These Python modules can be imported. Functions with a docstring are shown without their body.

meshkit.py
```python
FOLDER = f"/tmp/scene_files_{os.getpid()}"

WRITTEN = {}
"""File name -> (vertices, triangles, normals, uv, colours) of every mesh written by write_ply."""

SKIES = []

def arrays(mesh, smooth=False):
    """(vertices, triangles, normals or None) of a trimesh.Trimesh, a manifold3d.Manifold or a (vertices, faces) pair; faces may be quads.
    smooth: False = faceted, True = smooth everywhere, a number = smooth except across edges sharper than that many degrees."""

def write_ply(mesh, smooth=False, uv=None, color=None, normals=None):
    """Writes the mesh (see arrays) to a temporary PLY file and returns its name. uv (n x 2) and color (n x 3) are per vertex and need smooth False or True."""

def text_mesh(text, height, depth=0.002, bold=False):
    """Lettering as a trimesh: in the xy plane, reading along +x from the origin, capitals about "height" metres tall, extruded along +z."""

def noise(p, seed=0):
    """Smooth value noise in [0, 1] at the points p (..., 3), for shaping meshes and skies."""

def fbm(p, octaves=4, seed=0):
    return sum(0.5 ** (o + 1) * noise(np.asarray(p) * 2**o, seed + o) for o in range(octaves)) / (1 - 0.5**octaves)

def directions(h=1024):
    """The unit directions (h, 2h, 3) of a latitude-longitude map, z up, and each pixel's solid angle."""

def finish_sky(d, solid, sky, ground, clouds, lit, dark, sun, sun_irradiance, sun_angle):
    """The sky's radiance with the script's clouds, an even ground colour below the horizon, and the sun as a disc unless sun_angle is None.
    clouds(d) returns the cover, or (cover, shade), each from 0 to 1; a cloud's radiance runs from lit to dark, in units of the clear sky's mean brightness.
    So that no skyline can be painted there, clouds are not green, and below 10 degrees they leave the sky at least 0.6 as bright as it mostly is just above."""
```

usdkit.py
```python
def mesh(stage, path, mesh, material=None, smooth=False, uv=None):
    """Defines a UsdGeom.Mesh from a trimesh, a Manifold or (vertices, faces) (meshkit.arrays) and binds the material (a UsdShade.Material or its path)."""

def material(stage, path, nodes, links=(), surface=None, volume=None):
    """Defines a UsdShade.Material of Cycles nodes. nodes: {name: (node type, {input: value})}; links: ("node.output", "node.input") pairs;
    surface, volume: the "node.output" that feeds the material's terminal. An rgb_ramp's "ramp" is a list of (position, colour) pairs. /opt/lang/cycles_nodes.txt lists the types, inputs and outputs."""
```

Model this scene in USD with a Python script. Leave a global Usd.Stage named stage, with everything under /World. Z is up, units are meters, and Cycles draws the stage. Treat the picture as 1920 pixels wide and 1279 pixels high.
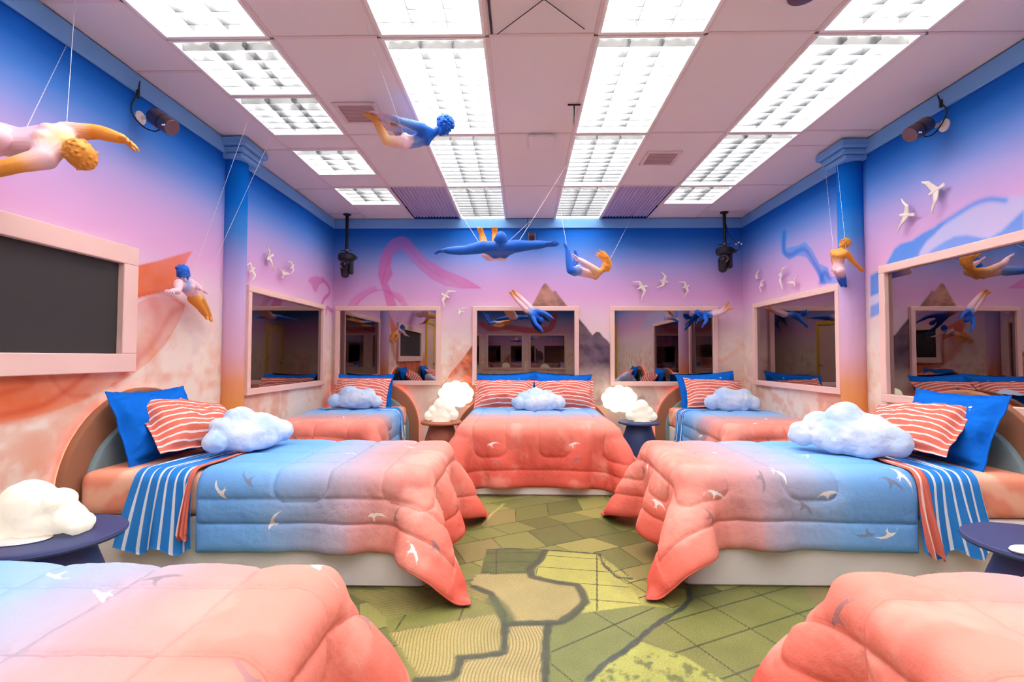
import math, random
import numpy as np
import manifold3d as m3
from scipy.spatial import cKDTree, ConvexHull
from scipy.ndimage import map_coordinates, gaussian_filter
import trimesh
import meshkit, usdkit
from pxr import Usd, UsdGeom, UsdShade, UsdLux, Gf, Sdf, Vt

stage = Usd.Stage.CreateInMemory()
UsdGeom.SetStageUpAxis(stage, UsdGeom.Tokens.z)
UsdGeom.SetStageMetersPerUnit(stage, 1.0)
UsdGeom.Xform.Define(stage, '/World')
UsdGeom.Scope.Define(stage, '/World/Looks')
random.seed(7)

# ------------------------------------------------------------------ camera, exposure, light levels
FOCAL_PX, YAW, PITCH, ROLL, EYE_Z = 922.196, 0.0196728, 0.0325982, 0.0025043, 1.22
_cy, _sy, _cp, _sp, _cr, _sr = math.cos(YAW), math.sin(YAW), math.cos(PITCH), math.sin(PITCH), math.cos(ROLL), math.sin(ROLL)
FWD = np.array([-_sy * _cp, _cy * _cp, _sp])
_R = np.array([_cy, _sy, 0.0]); _U = np.cross(_R, FWD)
RIGHT, UP = _R * _cr + _U * _sr, -_R * _sr + _U * _cr
EYE = np.array([0.0, 0.0, EYE_Z])
EXPOSURE = 0.27
TUBE_POWER = 19.0            # radiance of the fluorescent tubes
LAMP_POWER = 0.46            # cloud table lamps
BALLOON_POWER = 1.5          # cloud lamps on rods
LED_POWER = 6.0              # red strips behind the headboards
cam = UsdGeom.Camera.Define(stage, '/World/camera')
cam.CreateHorizontalApertureAttr(36.0)
cam.CreateVerticalApertureAttr(36.0 * 1279 / 1920)
cam.CreateFocalLengthAttr(36.0 * FOCAL_PX / 1920)
cam.CreateClippingRangeAttr(Gf.Vec2f(0.05, 200.0))
cam.CreateExposureAttr(EXPOSURE)
UsdGeom.Xformable(cam).AddTransformOp().Set(Gf.Matrix4d(*RIGHT, 0, *UP, 0, *(-FWD), 0, *EYE, 1))

def at(px, py, x=None, y=None, z=None):
    """The point of the room that the photograph shows at a pixel, on the plane x=, y= or z=."""
    d = FWD + RIGHT * (px - 960) / FOCAL_PX - UP * (py - 639.5) / FOCAL_PX
    t = x / d[0] if x is not None else y / d[1] if y is not None else (z - EYE_Z) / d[2]
    return EYE + d * t

# the room
WALL_L, WALL_R, WALL_B, WALL_F, CEIL = -2.468, 2.846, 6.36, -3.45, 3.02

# ------------------------------------------------------------------ helpers: colour, materials
def lin(r, g=None, b=None):
    c = np.array([r, g, b], float) / 255 if g is not None else np.asarray(r, float) / 255
    return np.where(c <= 0.04045, c / 12.92, ((c + 0.055) / 1.055) ** 2.4)

MAT = {}
def mat(name, nodes, links=(), surface='p.BSDF'):
    MAT[name] = usdkit.material(stage, '/World/Looks/' + name, nodes, links, surface=surface)
    return MAT[name]

def plain(name, rgb, rough=0.5, metallic=0.0, bump=0.0, scale=60.0, vary=0.0, spec=0.5, sheen=0.0):
    """A plain coloured surface with a little procedural grain."""
    c = lin(*rgb)
    nodes = {'p': ('principled_bsdf', dict(base_color=c, roughness=rough, metallic=metallic, specular_ior_level=spec, sheen_weight=sheen))}
    links = []
    if bump or vary:
        nodes['tc'] = ('texture_coordinate', {})
        nodes['n'] = ('noise_texture', dict(scale=scale, detail=2.0))
        links.append(('tc.object', 'n.vector'))
    if bump:
        nodes['b'] = ('bump', dict(strength=bump, distance=0.01))
        links += [('n.fac', 'b.height'), ('b.normal', 'p.normal')]
    if vary:
        nodes['r'] = ('rgb_ramp', dict(ramp=[(0.3, c * (1 - vary)), (0.7, np.minimum(c * (1 + vary), 1))]))
        links += [('n.fac', 'r.fac'), ('r.color', 'p.base_color')]
    return mat(name, nodes, links)

def painted(name, rough=0.6, bump=0.15, scale=150.0, dist=0.004, spec=0.3, sheen=0.0, weave=None):
    """Takes its flat print from the mesh's colour attribute."""
    nodes = {'a': ('attribute', dict(attribute='col')), 'p': ('principled_bsdf', dict(roughness=rough, specular_ior_level=spec, sheen_weight=sheen))}
    links = [('a.color', 'p.base_color')]
    if bump:
        nodes |= {'tc': ('texture_coordinate', {}), 'n': ('noise_texture', dict(scale=scale, detail=2.0)), 'b': ('bump', dict(strength=bump, distance=dist))}
        links += [('tc.object', 'n.vector'), ('n.fac', 'b.height'), ('b.normal', 'p.normal')]
    return mat(name, nodes, links)

painted('mural_paint', rough=0.62, bump=0.0, spec=0.0)
painted('figure_paint', rough=0.55, bump=0.18, scale=120, dist=0.003, spec=0.3)
painted('printed_cotton', rough=0.85, bump=0.2, scale=420, dist=0.002, spec=0.0)
plain('ceiling_tile', (232, 226, 226), rough=0.85, scale=300, vary=0.04, spec=0.0)
plain('grid_metal', (226, 210, 210), rough=0.5)
plain('frame_paint', (238, 200, 190), rough=0.45)
plain('cornice_paint', (112, 172, 232), rough=0.5)
plain('white_enamel', (240, 240, 238), rough=0.35)
mat('louvre_metal', {'p': ('principled_bsdf', dict(base_color=(0.27, 0.275, 0.285), metallic=1.0, roughness=0.3))})
plain('lampholder_plastic', (225, 215, 200), rough=0.5)
plain('black_plastic', (24, 24, 28), rough=0.42)
plain('black_metal', (18, 18, 20), rough=0.35, metallic=0.3)
plain('white_plastic', (232, 224, 222), rough=0.4)
plain('gunmetal', (120, 100, 108), rough=0.3, metallic=0.85)
plain('navy_lacquer', (52, 62, 108), rough=0.5)
plain('terracotta_lacquer', (176, 92, 60), rough=0.5, bump=0.05, scale=200)
plain('base_paint', (232, 230, 228), rough=0.5, spec=0.2)
plain('headboard_tan', (168, 116, 90), rough=0.9, bump=0.5, scale=500, spec=0.0)
plain('headboard_blue', (136, 160, 166), rough=0.9, bump=0.5, scale=500, spec=0.0)
plain('gull_white', (240, 230, 218), rough=0.5, bump=0.15, scale=60)
plain('nylon', (245, 240, 245), rough=0.4)
plain('vent_mesh', (186, 158, 158), rough=0.7, bump=0.3, scale=700)
plain('door_yellow', (236, 196, 60), rough=0.45)
plain('door_dark', (60, 52, 50), rough=0.5)
plain('mirror_back', (40, 34, 34), rough=0.6)
plain('white_cotton', (238, 236, 240), rough=0.9)
mat('dark_mirror', {'g': ('glossy_bsdf', dict(color=(0.34, 0.295, 0.30), roughness=0.0))}, surface='g.BSDF')
mat('screen_cloth', {'tc': ('texture_coordinate', {}), 'w': ('wave_texture', dict(scale=140.0, wave_type='bands', bands_direction='z')),
    'r': ('rgb_ramp', dict(ramp=[(0.0, lin(48, 46, 47)), (1.0, lin(66, 63, 64))])),
    'p': ('principled_bsdf', dict(roughness=0.75, specular_ior_level=0.25))},
    [('tc.object', 'w.vector'), ('w.fac', 'r.fac'), ('r.color', 'p.base_color')])
mat('tube_light', {'e': ('emission', dict(color=(1.0, 0.975, 0.96), strength=TUBE_POWER))}, surface='e.emission')
mat('lamp_glow', {'p': ('principled_bsdf', dict(base_color=(0.60, 0.56, 0.48), roughness=0.45, emission_color=(1.0, 0.89, 0.70), emission_strength=LAMP_POWER))})
mat('balloon_glow', {'e': ('emission', dict(color=(1.0, 0.88, 0.66), strength=BALLOON_POWER))}, surface='e.emission')
mat('led_red', {'e': ('emission', dict(color=(1.0, 0.09, 0.055), strength=LED_POWER))}, surface='e.emission')

# ------------------------------------------------------------------ helpers: prims
_taken = {}
def numbered(parent, name):
    k = (parent, name); n = _taken.get(k, 0); _taken[k] = n + 1
    return f'{parent}/{name}' if n == 0 else f'{parent}/{name}_{n:03d}'

def tag(prim, label=None, cat=None, group=None, kind=None):
    for k, v in (('label', label), ('category', cat), ('group', group), ('kind', kind)):
        if v: prim.SetCustomDataByKey(k, v)
    return prim

def thing(name, label=None, cat=None, loc=(0, 0, 0), rz=0.0, group=None, kind=None):
    x = UsdGeom.Xform.Define(stage, numbered('/World', name))
    x.AddTranslateOp().Set(Gf.Vec3d(*map(float, loc)))
    if rz: x.AddRotateZOp().Set(float(rz))
    return tag(x.GetPrim(), label, cat, group, kind)

def sub(parent, name, loc=(0, 0, 0)):
    x = UsdGeom.Xform.Define(stage, numbered(str(parent.GetPath()), name))
    return x.GetPrim()

def add(parent, name, vf, material, smooth=35, label=None, **attrs):
    """One Mesh prim under parent (or under /World): vf = (vertices, triangles); attrs = per-vertex attributes."""
    path = numbered(str(parent.GetPath()) if parent else '/World', name)
    if attrs and smooth: smooth = True
    m = usdkit.mesh(stage, path, vf, MAT[material], smooth=smooth)
    for k, a in attrs.items():
        a = np.asarray(a, np.float32)
        if a.ndim == 2:
            UsdGeom.PrimvarsAPI(m).CreatePrimvar(k, Sdf.ValueTypeNames.Color3fArray, 'vertex').Set(Vt.Vec3fArray.FromNumpy(a))
        else:
            UsdGeom.PrimvarsAPI(m).CreatePrimvar(k, Sdf.ValueTypeNames.FloatArray, 'vertex').Set(Vt.FloatArray.FromNumpy(a))
    p = m.GetPrim()
    if label: tag(p, label)
    return p

def copy_of(src, loc, rz=0.0, label=None, group=None):
    was = src.GetCustomData()
    r = thing(src.GetName().rsplit('_0', 1)[0], label or was.get('label'), was.get('category'), loc, rz, group or was.get('group'))
    r.GetReferences().AddInternalReference(src.GetPath()); r.SetInstanceable(True)
    return r

# ------------------------------------------------------------------ helpers: shapes
def join(*ms):
    vs, fs, n = [], [], 0
    for v, f in ms:
        vs.append(np.asarray(v, float)); fs.append(np.asarray(f, int) + n); n += len(v)
    return np.vstack(vs), np.vstack(fs)

def move(m, d): return np.asarray(m[0]) + np.asarray(d, float), m[1]

def hull(pts):
    pts = np.asarray(pts, float); h = ConvexHull(pts); v = pts[h.vertices]
    idx = {a: i for i, a in enumerate(h.vertices)}
    f = np.array([[idx[a] for a in s] for s in h.simplices])
    c = v.mean(0); n = np.cross(v[f[:, 1]] - v[f[:, 0]], v[f[:, 2]] - v[f[:, 0]])
    flip = ((v[f].mean(1) - c) * n).sum(1) < 0
    f[flip] = f[flip][:, [0, 2, 1]]
    return v, f

def box(lo, hi, b=0.003):
    """A box with chamfered edges."""
    lo, hi = np.minimum(lo, hi).astype(float), np.maximum(lo, hi).astype(float)
    b = min(b, 0.3 * (hi - lo).min()); c, e = (lo + hi) / 2, (hi - lo) / 2
    return hull([c + np.array(s) * (e - np.array(k) * b) for s in np.ndindex(2, 2, 2) for s in [np.array(s) * 2 - 1] for k in ((0, 1, 1), (1, 0, 1), (1, 1, 0))])

def grid_faces(n, m, wrap=False):
    i, j = np.meshgrid(np.arange(n - 1), np.arange(m if wrap else m - 1), indexing='ij')
    a, b, c, d = i * m + j, (i + 1) * m + j, (i + 1) * m + (j + 1) % m, i * m + (j + 1) % m
    return np.vstack([np.stack([a, b, c], -1).reshape(-1, 3), np.stack([a, c, d], -1).reshape(-1, 3)])

def lathe(profile, n=48):
    """Revolved about z; profile = (radius, z) from bottom to top."""
    p = np.asarray(profile, float); a = np.arange(n) * 2 * math.pi / n
    v = np.stack([p[:, None, 0] * np.cos(a), p[:, None, 0] * np.sin(a), np.repeat(p[:, 1:2], n, 1)], -1).reshape(-1, 3)
    f = grid_faces(len(p), n, True)[:, [0, 2, 1]]
    return v, f

def sweep(points, radius, n=8, caps=True):
    p = np.asarray(points, float); r = np.broadcast_to(radius, (len(p),)).astype(float)
    t = np.gradient(p, axis=0); t /= np.linalg.norm(t, axis=1, keepdims=True) + 1e-12
    ref = np.array([0, 0, 1.0]) if abs(t[0, 2]) < 0.9 else np.array([1.0, 0, 0])
    A = []
    for k in range(len(p)):
        a = ref - t[k] * (ref @ t[k]); a /= np.linalg.norm(a); A.append(a); ref = a
    A = np.array(A); B = np.cross(t, A); w = np.arange(n) * 2 * math.pi / n
    v = (p[:, None] + r[:, None, None] * (np.cos(w)[None, :, None] * A[:, None] + np.sin(w)[None, :, None] * B[:, None])).reshape(-1, 3)
    f = grid_faces(len(p), n, True)[:, [0, 2, 1]]
    if caps:
        k = len(v); v = np.vstack([v, p[0], p[-1]]); i = np.arange(n); j = (i + 1) % n; e = (len(p) - 1) * n
        f = np.vstack([f, np.stack([np.full(n, k), j, i], -1), np.stack([np.full(n, k + 1), e + i, e + j], -1)])
    return v, f

def curve(pts, n=24):
    """A smooth line through pts (Catmull-Rom)."""
    p = np.asarray(pts, float); p = np.vstack([2 * p[0] - p[1], p, 2 * p[-1] - p[-2]]); out = []
    for k in range(1, len(p) - 2):
        t = np.linspace(0, 1, max(2, n // (len(p) - 3)), endpoint=k == len(p) - 3)[:, None]
        a, b, c, d = p[k - 1:k + 3]
        out.append(0.5 * (2 * b + (c - a) * t + (2 * a - 5 * b + 4 * c - d) * t ** 2 + (3 * b - a - 3 * c + d) * t ** 3))
    return np.vstack(out)

def man(vf): return m3.Manifold(m3.Mesh(np.asarray(vf[0], np.float32), np.asarray(vf[1], np.uint32)))
def unman(m):
    k = m.to_mesh(); return np.array(k.vert_properties[:, :3], float), np.array(k.tri_verts, int)

def ball(c, r, seg=16):
    s = m3.Manifold.sphere(1.0, seg)
    return s.scale([r, r, r] if np.ndim(r) == 0 else list(map(float, r))).translate(list(map(float, c)))

def union(ms): return m3.Manifold.batch_boolean(list(ms), m3.OpType.Add)

def melt(m, edge, it=8):
    """Refines a solid to an edge length and smooths its creases."""
    v, f = unman(m.refine_to_length(edge)); t = trimesh.Trimesh(v, f, process=True)
    trimesh.smoothing.filter_taubin(t, lamb=0.55, nu=0.53, iterations=it)
    return np.array(t.vertices), np.array(t.faces)

def fbm2(u, v, octaves=4, seed=0): return meshkit.fbm(np.stack([u, v, np.full_like(u, 0.37)], -1), octaves, seed)
def smooth01(x, a, b):
    t = np.clip((x - a) / (b - a), 0, 1); return t * t * (3 - 2 * t)

def dist_line(P, pts):
    """Distance of the points P (n,2) to an open polyline."""
    d = np.full(len(P), 1e9); pts = np.asarray(pts, float)
    for a, b in zip(pts[:-1], pts[1:]):
        e = b - a; t = np.clip(((P - a) @ e) / max(e @ e, 1e-12), 0, 1)
        d = np.minimum(d, np.hypot(*(P - a - t[:, None] * e).T))
    return d

def sd_poly(P, poly):
    """Signed distance to a polygon, negative inside."""
    poly = np.asarray(poly, float); d = dist_line(P, np.vstack([poly, poly[:1]])); inside = np.zeros(len(P), bool)
    for a, b in zip(poly, np.roll(poly, -1, 0)):
        c = ((a[1] > P[:, 1]) != (b[1] > P[:, 1]))
        with np.errstate(divide='ignore', invalid='ignore'):
            inside ^= c & (P[:, 0] < (b[0] - a[0]) * (P[:, 1] - a[1]) / (b[1] - a[1]) + a[0])
    return np.where(inside, -d, d)

def ramp(x, stops):
    s = np.array([p for p, _ in stops]); c = np.array([lin(*q) for _, q in stops])
    return np.stack([np.interp(x, s, c[:, k]) for k in range(3)], -1)
# ================================================================== THE ROOM
GX0, GW = -0.198, 0.61                                   # ceiling grid: first line and module
gx = lambda k: GX0 + GW * k
SKY = [(0.0, (222, 138, 106)), (0.45, (230, 164, 138)), (0.8, (234, 198, 178)), (1.1, (232, 216, 202)), (1.4, (230, 214, 208)), (1.75, (230, 200, 216)),
       (2.0, (222, 172, 216)), (2.2, (204, 168, 218)), (2.38, (172, 164, 222)), (2.52, (128, 154, 226)), (2.66, (78, 136, 222)), (2.8, (40, 112, 210)), (2.95, (22, 96, 204))]

def sky(U, Z, seed, shift=0.0):
    """The mural's evening sky: flat vertical bands, and clouds of print near the skirting."""
    w = 0.10 * (fbm2(U * 0.5, Z * 0.6, 3, seed) - 0.5)
    col = ramp(Z + w + shift, SKY)
    # billows: cream heaps with crisp crowns over coral hollows
    n = fbm2(U * 0.9 + 11, Z * 1.3, 5, seed + 3); m = fbm2(U * 3.0, Z * 3.6 + 5, 5, seed + 9)
    bil = 1 - np.abs(2 * fbm2(U * 6.5 + 3, Z * 7.5, 4, seed + 15) - 1)
    dens = n * 0.62 + m * 0.23 + 0.15 * bil
    low = 1 - smooth01(Z, 1.15, 1.75)
    hollow = smooth01(dens, 0.53, 0.40) * low
    col = col * (1 - 0.50 * hollow[:, None]) + lin(224, 148, 120) * 0.50 * hollow[:, None]
    thr = 0.47 + 0.14 * np.clip(Z - 0.9, 0, 1); heap = smooth01(dens, thr, thr + 0.03) * low
    tint = smooth01(fbm2(U * 8 + 1, Z * 9 - 0.5 * U, 4, seed + 21) + 0.9 * (dens - thr), 0.38, 0.66)[:, None]
    puffs = lin(232, 184, 162) * (1 - tint) + lin(242, 228, 214) * tint
    return col * (1 - 0.9 * heap[:, None]) + puffs * 0.9 * heap[:, None]

def over(col, a, rgb):
    a = np.clip(a, 0, 1)[:, None]; return col * (1 - a) + lin(*rgb) * a

def veil(col, P, poly, rgb, fill=0.5, edge=0.85, w=0.012, soft=0.009, grain=0.0, seed=0):
    sd = sd_poly(P, poly); inside = smooth01(-sd, -soft, soft)
    a = inside * fill
    if grain: a = a * (1 + grain * (fbm2(P[:, 0] * 3 + P[:, 1] * 2, P[:, 0] * 1.2 - P[:, 1] * 4, 4, seed) - 0.5) * 2)
    a = np.maximum(a, inside * edge * np.exp(-np.abs(sd) / w))
    return over(col, a, rgb)

def stroke(col, P, pts, rgb, w, a=0.8):
    return over(col, a * np.exp(-(dist_line(P, curve(pts, 60)) / w) ** 2), rgb)

def wall_grid(u0, u1, z0, z1, step):
    u = np.linspace(u0, u1, int((u1 - u0) / step) + 1); z = np.linspace(z0, z1, int((z1 - z0) / step) + 1)
    Ug, Zg = np.meshgrid(u, z, indexing='ij')
    return Ug.ravel(), Zg.ravel(), grid_faces(len(u), len(z))

TOP = 2.90
# --- back wall
U, Z, Fc = wall_grid(WALL_L, WALL_R, 0.0, CEIL + 0.15, 0.0105)
P = np.stack([U, Z], -1); pxb = lambda pts: [tuple(at(x, y, y=WALL_B)[[0, 2]]) for x, y in pts]
col = sky(U, Z, 1)
mount = pxb([(820, 735), (848, 695), (868, 672), (887, 645), (925, 622), (960, 598), (985, 583), (998, 571), (1008, 553), (1019, 533), (1023, 531), (1026, 534), (1031, 541), (1037, 547), (1041, 545), (1047, 553), (1055, 563), (1062, 572), (1074, 588),
             (1085, 597), (1092, 605), (1101, 615), (1106, 622), (1111, 628), (1118, 622), (1124, 623), (1131, 632), (1138, 637), (1144, 645), (1160, 660), (1180, 672), (1215, 700), (1240, 760), (820, 760)])
sd = sd_poly(P, mount) + 0.012 * (fbm2(U * 14, Z * 14, 3, 5) - 0.5)
strat = fbm2(U * 5 + Z * 9, Z * 3 - U * 6, 5, 8); cx = (U - at(1019, 533, y=WALL_B)[0])
rock = ramp(cx, [(-1.2, (212, 118, 88)), (-0.5, (206, 128, 100)), (-0.1, (178, 130, 114)), (0.25, (150, 114, 108)), (0.55, (104, 86, 98)), (1.2, (92, 78, 96))])
rock = rock * (0.66 + 0.75 * smooth01(strat, 0.34, 0.66))[:, None]
a = smooth01(-sd, -0.004, 0.006)[:, None]; col = col * (1 - a) + rock * a
n = fbm2(U * 3.2 + 3, Z * 3.4, 5, 31); mist = (1 - smooth01(Z + 0.5 * (n - 0.5), 0.86, 1.22)) * smooth01(n, 0.36, 0.52)
col = over(col, 0.85 * mist, (232, 206, 190))
n2 = fbm2(U * 3.0, Z * 3.0 + 9, 4, 44); col = over(col, 0.8 * smooth01(n2, 0.56, 0.68) * (1 - smooth01(Z, 0.75, 1.0)) * (U > 0.9), (136, 106, 110))
PINK = (212, 88, 162)
scarf = pxb([(709, 515), (711, 498), (714, 482), (719, 469), (726, 459), (735, 450), (745, 445), (755, 444), (765, 448), (778, 462), (801, 487), (834, 507), (877, 525), (903, 541), (867, 541), (834, 535), (808, 522), (788, 505), (768, 485), (752, 466),
             (743, 470), (736, 479), (732, 498), (736, 515), (730, 523), (726, 531), (734, 548), (744, 574), (726, 574), (719, 545), (714, 531)])
col = veil(col, P, scarf, PINK, 0.40, 0.95, 0.014, grain=0.7, seed=4)
col = veil(col, P, pxb([(709, 515), (712, 490), (722, 470), (736, 479), (732, 498), (736, 515), (726, 531), (734, 548), (744, 574), (726, 574), (719, 545), (714, 531)]), PINK, 0.35, 0.5, 0.012)
col = veil(col, P, pxb([(801, 487), (834, 507), (877, 525), (903, 541), (867, 539), (850, 530), (820, 512)]), PINK, 0.25, 0.55, 0.008)
col = veil(col, P, pxb([(648, 578), (655, 566), (666, 554), (684, 544), (703, 536), (708, 544), (690, 551), (676, 562), (668, 578)]), PINK, 0.36, 0.7, 0.008)
col = veil(col, P, pxb([(724, 543), (737, 546), (749, 551), (758, 560), (766, 576), (755, 576), (745, 562), (735, 553)]), PINK, 0.36, 0.7, 0.008)
for pts in ([(735, 478), (760, 462), (790, 492), (830, 522)], [(716, 530), (724, 500), (730, 480)], [(668, 570), (695, 549), (722, 545), (752, 565)]): col = stroke(col, P, pxb(pts), (206, 84, 158), 0.012, 0.45)
wall = thing('wall_back', 'back wall with an evening sky mural of a peak and pink scarf', kind='structure')
add(wall, 'mural_panel', (np.stack([U, np.full_like(U, WALL_B), Z], -1), Fc), 'mural_paint', True, col=col)

# --- left wall
def side_wall(name, X, label, seed, paint, flip):
    w = thing(name, label, kind='structure')
    for (y0, y1, st) in ((0.7, WALL_B, 0.0125), (WALL_F, 0.7, 0.03)):
        U, Z, Fc = wall_grid(y0, y1, 0.0, CEIL + 0.15, st)
        P = np.stack([U, Z], -1); col = paint(U, Z, P, seed)
        add(w, 'mural_panel', (np.stack([np.full_like(U, X), U, Z], -1), Fc[:, [0, 2, 1]] if flip else Fc), 'mural_paint', True, col=col)
    return w

def paint_left(U, Z, P, seed):
    px = lambda pts: [tuple(at(x, y, x=WALL_L)[1:]) for x, y in pts]
    col = sky(U, Z, seed)
    OR = (226, 112, 66)
    low = [(-0.5, 1.14), (0.4, 0.82)] + px([(0, 794), (66, 781), (110, 768), (161, 748), (210, 725), (250, 700), (279, 679), (312, 643), (328, 616), (338, 597), (345, 581), (345, 571), (330, 562), (302, 556), (279, 557), (262, 567), (246, 579), (200, 640), (0, 640)]) + [(0.4, 1.3), (-0.5, 1.5)]
    col = veil(col, P, low, OR, 0.46, 0.75, 0.02, 0.008, grain=0.9, seed=2)
    base = [(-0.5, 1.1), (0.4, 0.82)] + px([(0, 794), (66, 781), (110, 768), (161, 748), (200, 715), (100, 690), (0, 690)]) + [(0.4, 1.15)]
    col = veil(col, P, base, OR, 0.70, 0.75, 0.03, 0.05, grain=0.9, seed=6)
    sail = px([(200, 517), (246, 501), (300, 488), (361, 470.6), (354, 482), (348, 495), (341, 516), (335, 538), (318, 545), (302, 548), (246, 561), (200, 574)])
    col = veil(col, P, sail, OR, 0.85, 0.95, 0.012, 0.005, grain=0.35, seed=9)
    for pts, a, w in (([(0, 780), (80, 760), (130, 728), (163, 700)], 0.6, 0.02), ([(345, 575), (320, 590), (290, 640), (246, 690), (215, 722)], 0.35, 0.03), ([(95, 706), (120, 735), (140, 743), (165, 741)], 0.45, 0.012),
                      ([(0, 738), (60, 720), (30, 704)], 0.5, 0.02), ([(246, 560), (290, 550), (320, 555), (345, 572)], 0.5, 0.015), ([(246, 668), (275, 640), (295, 600), (285, 565)], 0.25, 0.05)):
        col = stroke(col, P, px(pts), (206, 88, 58), w, a)
    small = px([(577, 526), (583, 520), (595, 517.5), (604, 523), (609, 528.6), (598, 534.5), (594, 547), (589, 547), (584, 534.5)])
    col = veil(col, P, small, (206, 92, 158), 0.5, 0.7, 0.02, 0.008)
    col = over(col, 0.75 * smooth01(dist_line(P, curve(px([(604, 523), (616, 537), (617, 551), (606.6, 562), (603, 579), (609, 592), (613, 577), (622, 583)]), 40)), 0.034, 0.018), (212, 100, 164))
    return col
side_wall('wall_left', WALL_L, 'left wall with sky mural and orange veil painted behind the screen', 3, paint_left, True)

def paint_right(U, Z, P, seed):
    px = lambda pts: [tuple(at(x, y, x=WALL_R)[1:]) for x, y in pts]
    col = sky(U, Z, seed)
    BL = (74, 140, 228); LB = (176, 196, 236)
    big = px([(1632, 517), (1650, 508), (1659, 500), (1667, 483), (1677, 467), (1689, 457), (1710, 451), (1732, 436), (1759, 423), (1774, 415), (1796, 399), (1826, 381), (1855, 372), (1893, 369), (1920, 367)]) + [(2.2, 2.25), (1.4, 2.15), (1.0, 1.9)] + \
        px([(1920, 450), (1660, 508), (1661, 560), (1660, 580), (1646, 590), (1632, 595)])
    col = veil(col, P, big, LB, 0.60, 0.3, 0.02, 0.012, grain=0.5, seed=14)
    left = px([(1632, 517), (1650, 508), (1659, 500), (1677, 467), (1689, 457), (1710, 451), (1732, 436), (1759, 423), (1774, 415), (1752, 440), (1738, 452), (1726, 470), (1718, 490), (1706, 500), (1660, 512), (1661, 545), (1632, 556)])
    col = veil(col, P, left, BL, 0.82, 0.9, 0.02, 0.013, grain=0.3, seed=3)
    col = veil(col, P, px([(1632, 575), (1661, 560), (1660, 580), (1646, 590), (1632, 597)]), BL, 0.7, 0.8, 0.02, 0.013)
    fold = px([(1728, 492), (1745, 470), (1766, 456), (1789, 444), (1811, 441), (1841, 446), (1855, 447), (1878, 433), (1900, 412), (1920, 393), (1920, 450), (1852, 462), (1803, 470), (1769, 470)])
    col = veil(col, P, fold, BL, 0.70, 0.95, 0.02, 0.012, grain=0.4, seed=5)
    col = stroke(col, P, px([(1760, 424), (1796, 401), (1826, 383), (1855, 374), (1885, 376)]), BL, 0.018, 0.8)
    rib = px([(1462.6, 434.5), (1475.7, 433), (1474, 466), (1494, 461), (1510, 454), (1523, 469), (1536, 495), (1553, 502), (1556, 521), (1573, 517), (1600, 512), (1600, 560), (1574, 545), (1572, 530), (1540, 533), (1530, 508), (1512, 482), (1497, 479), (1479, 487), (1466, 475)])
    col = veil(col, P, rib, (64, 150, 234), 0.62, 0.95, 0.035, 0.008, grain=0.6, seed=8)
    for pts in ([(1470, 436), (1470, 470), (1482, 478), (1508, 468), (1530, 498), (1545, 528)], [(1556, 521), (1545, 512), (1538, 530)]): col = stroke(col, P, px(pts), (24, 92, 200), 0.03, 0.55)
    return col
side_wall('wall_right', WALL_R, 'right wall with sky mural and wide blue veil above the large mirror', 5, paint_right, False)

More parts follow.
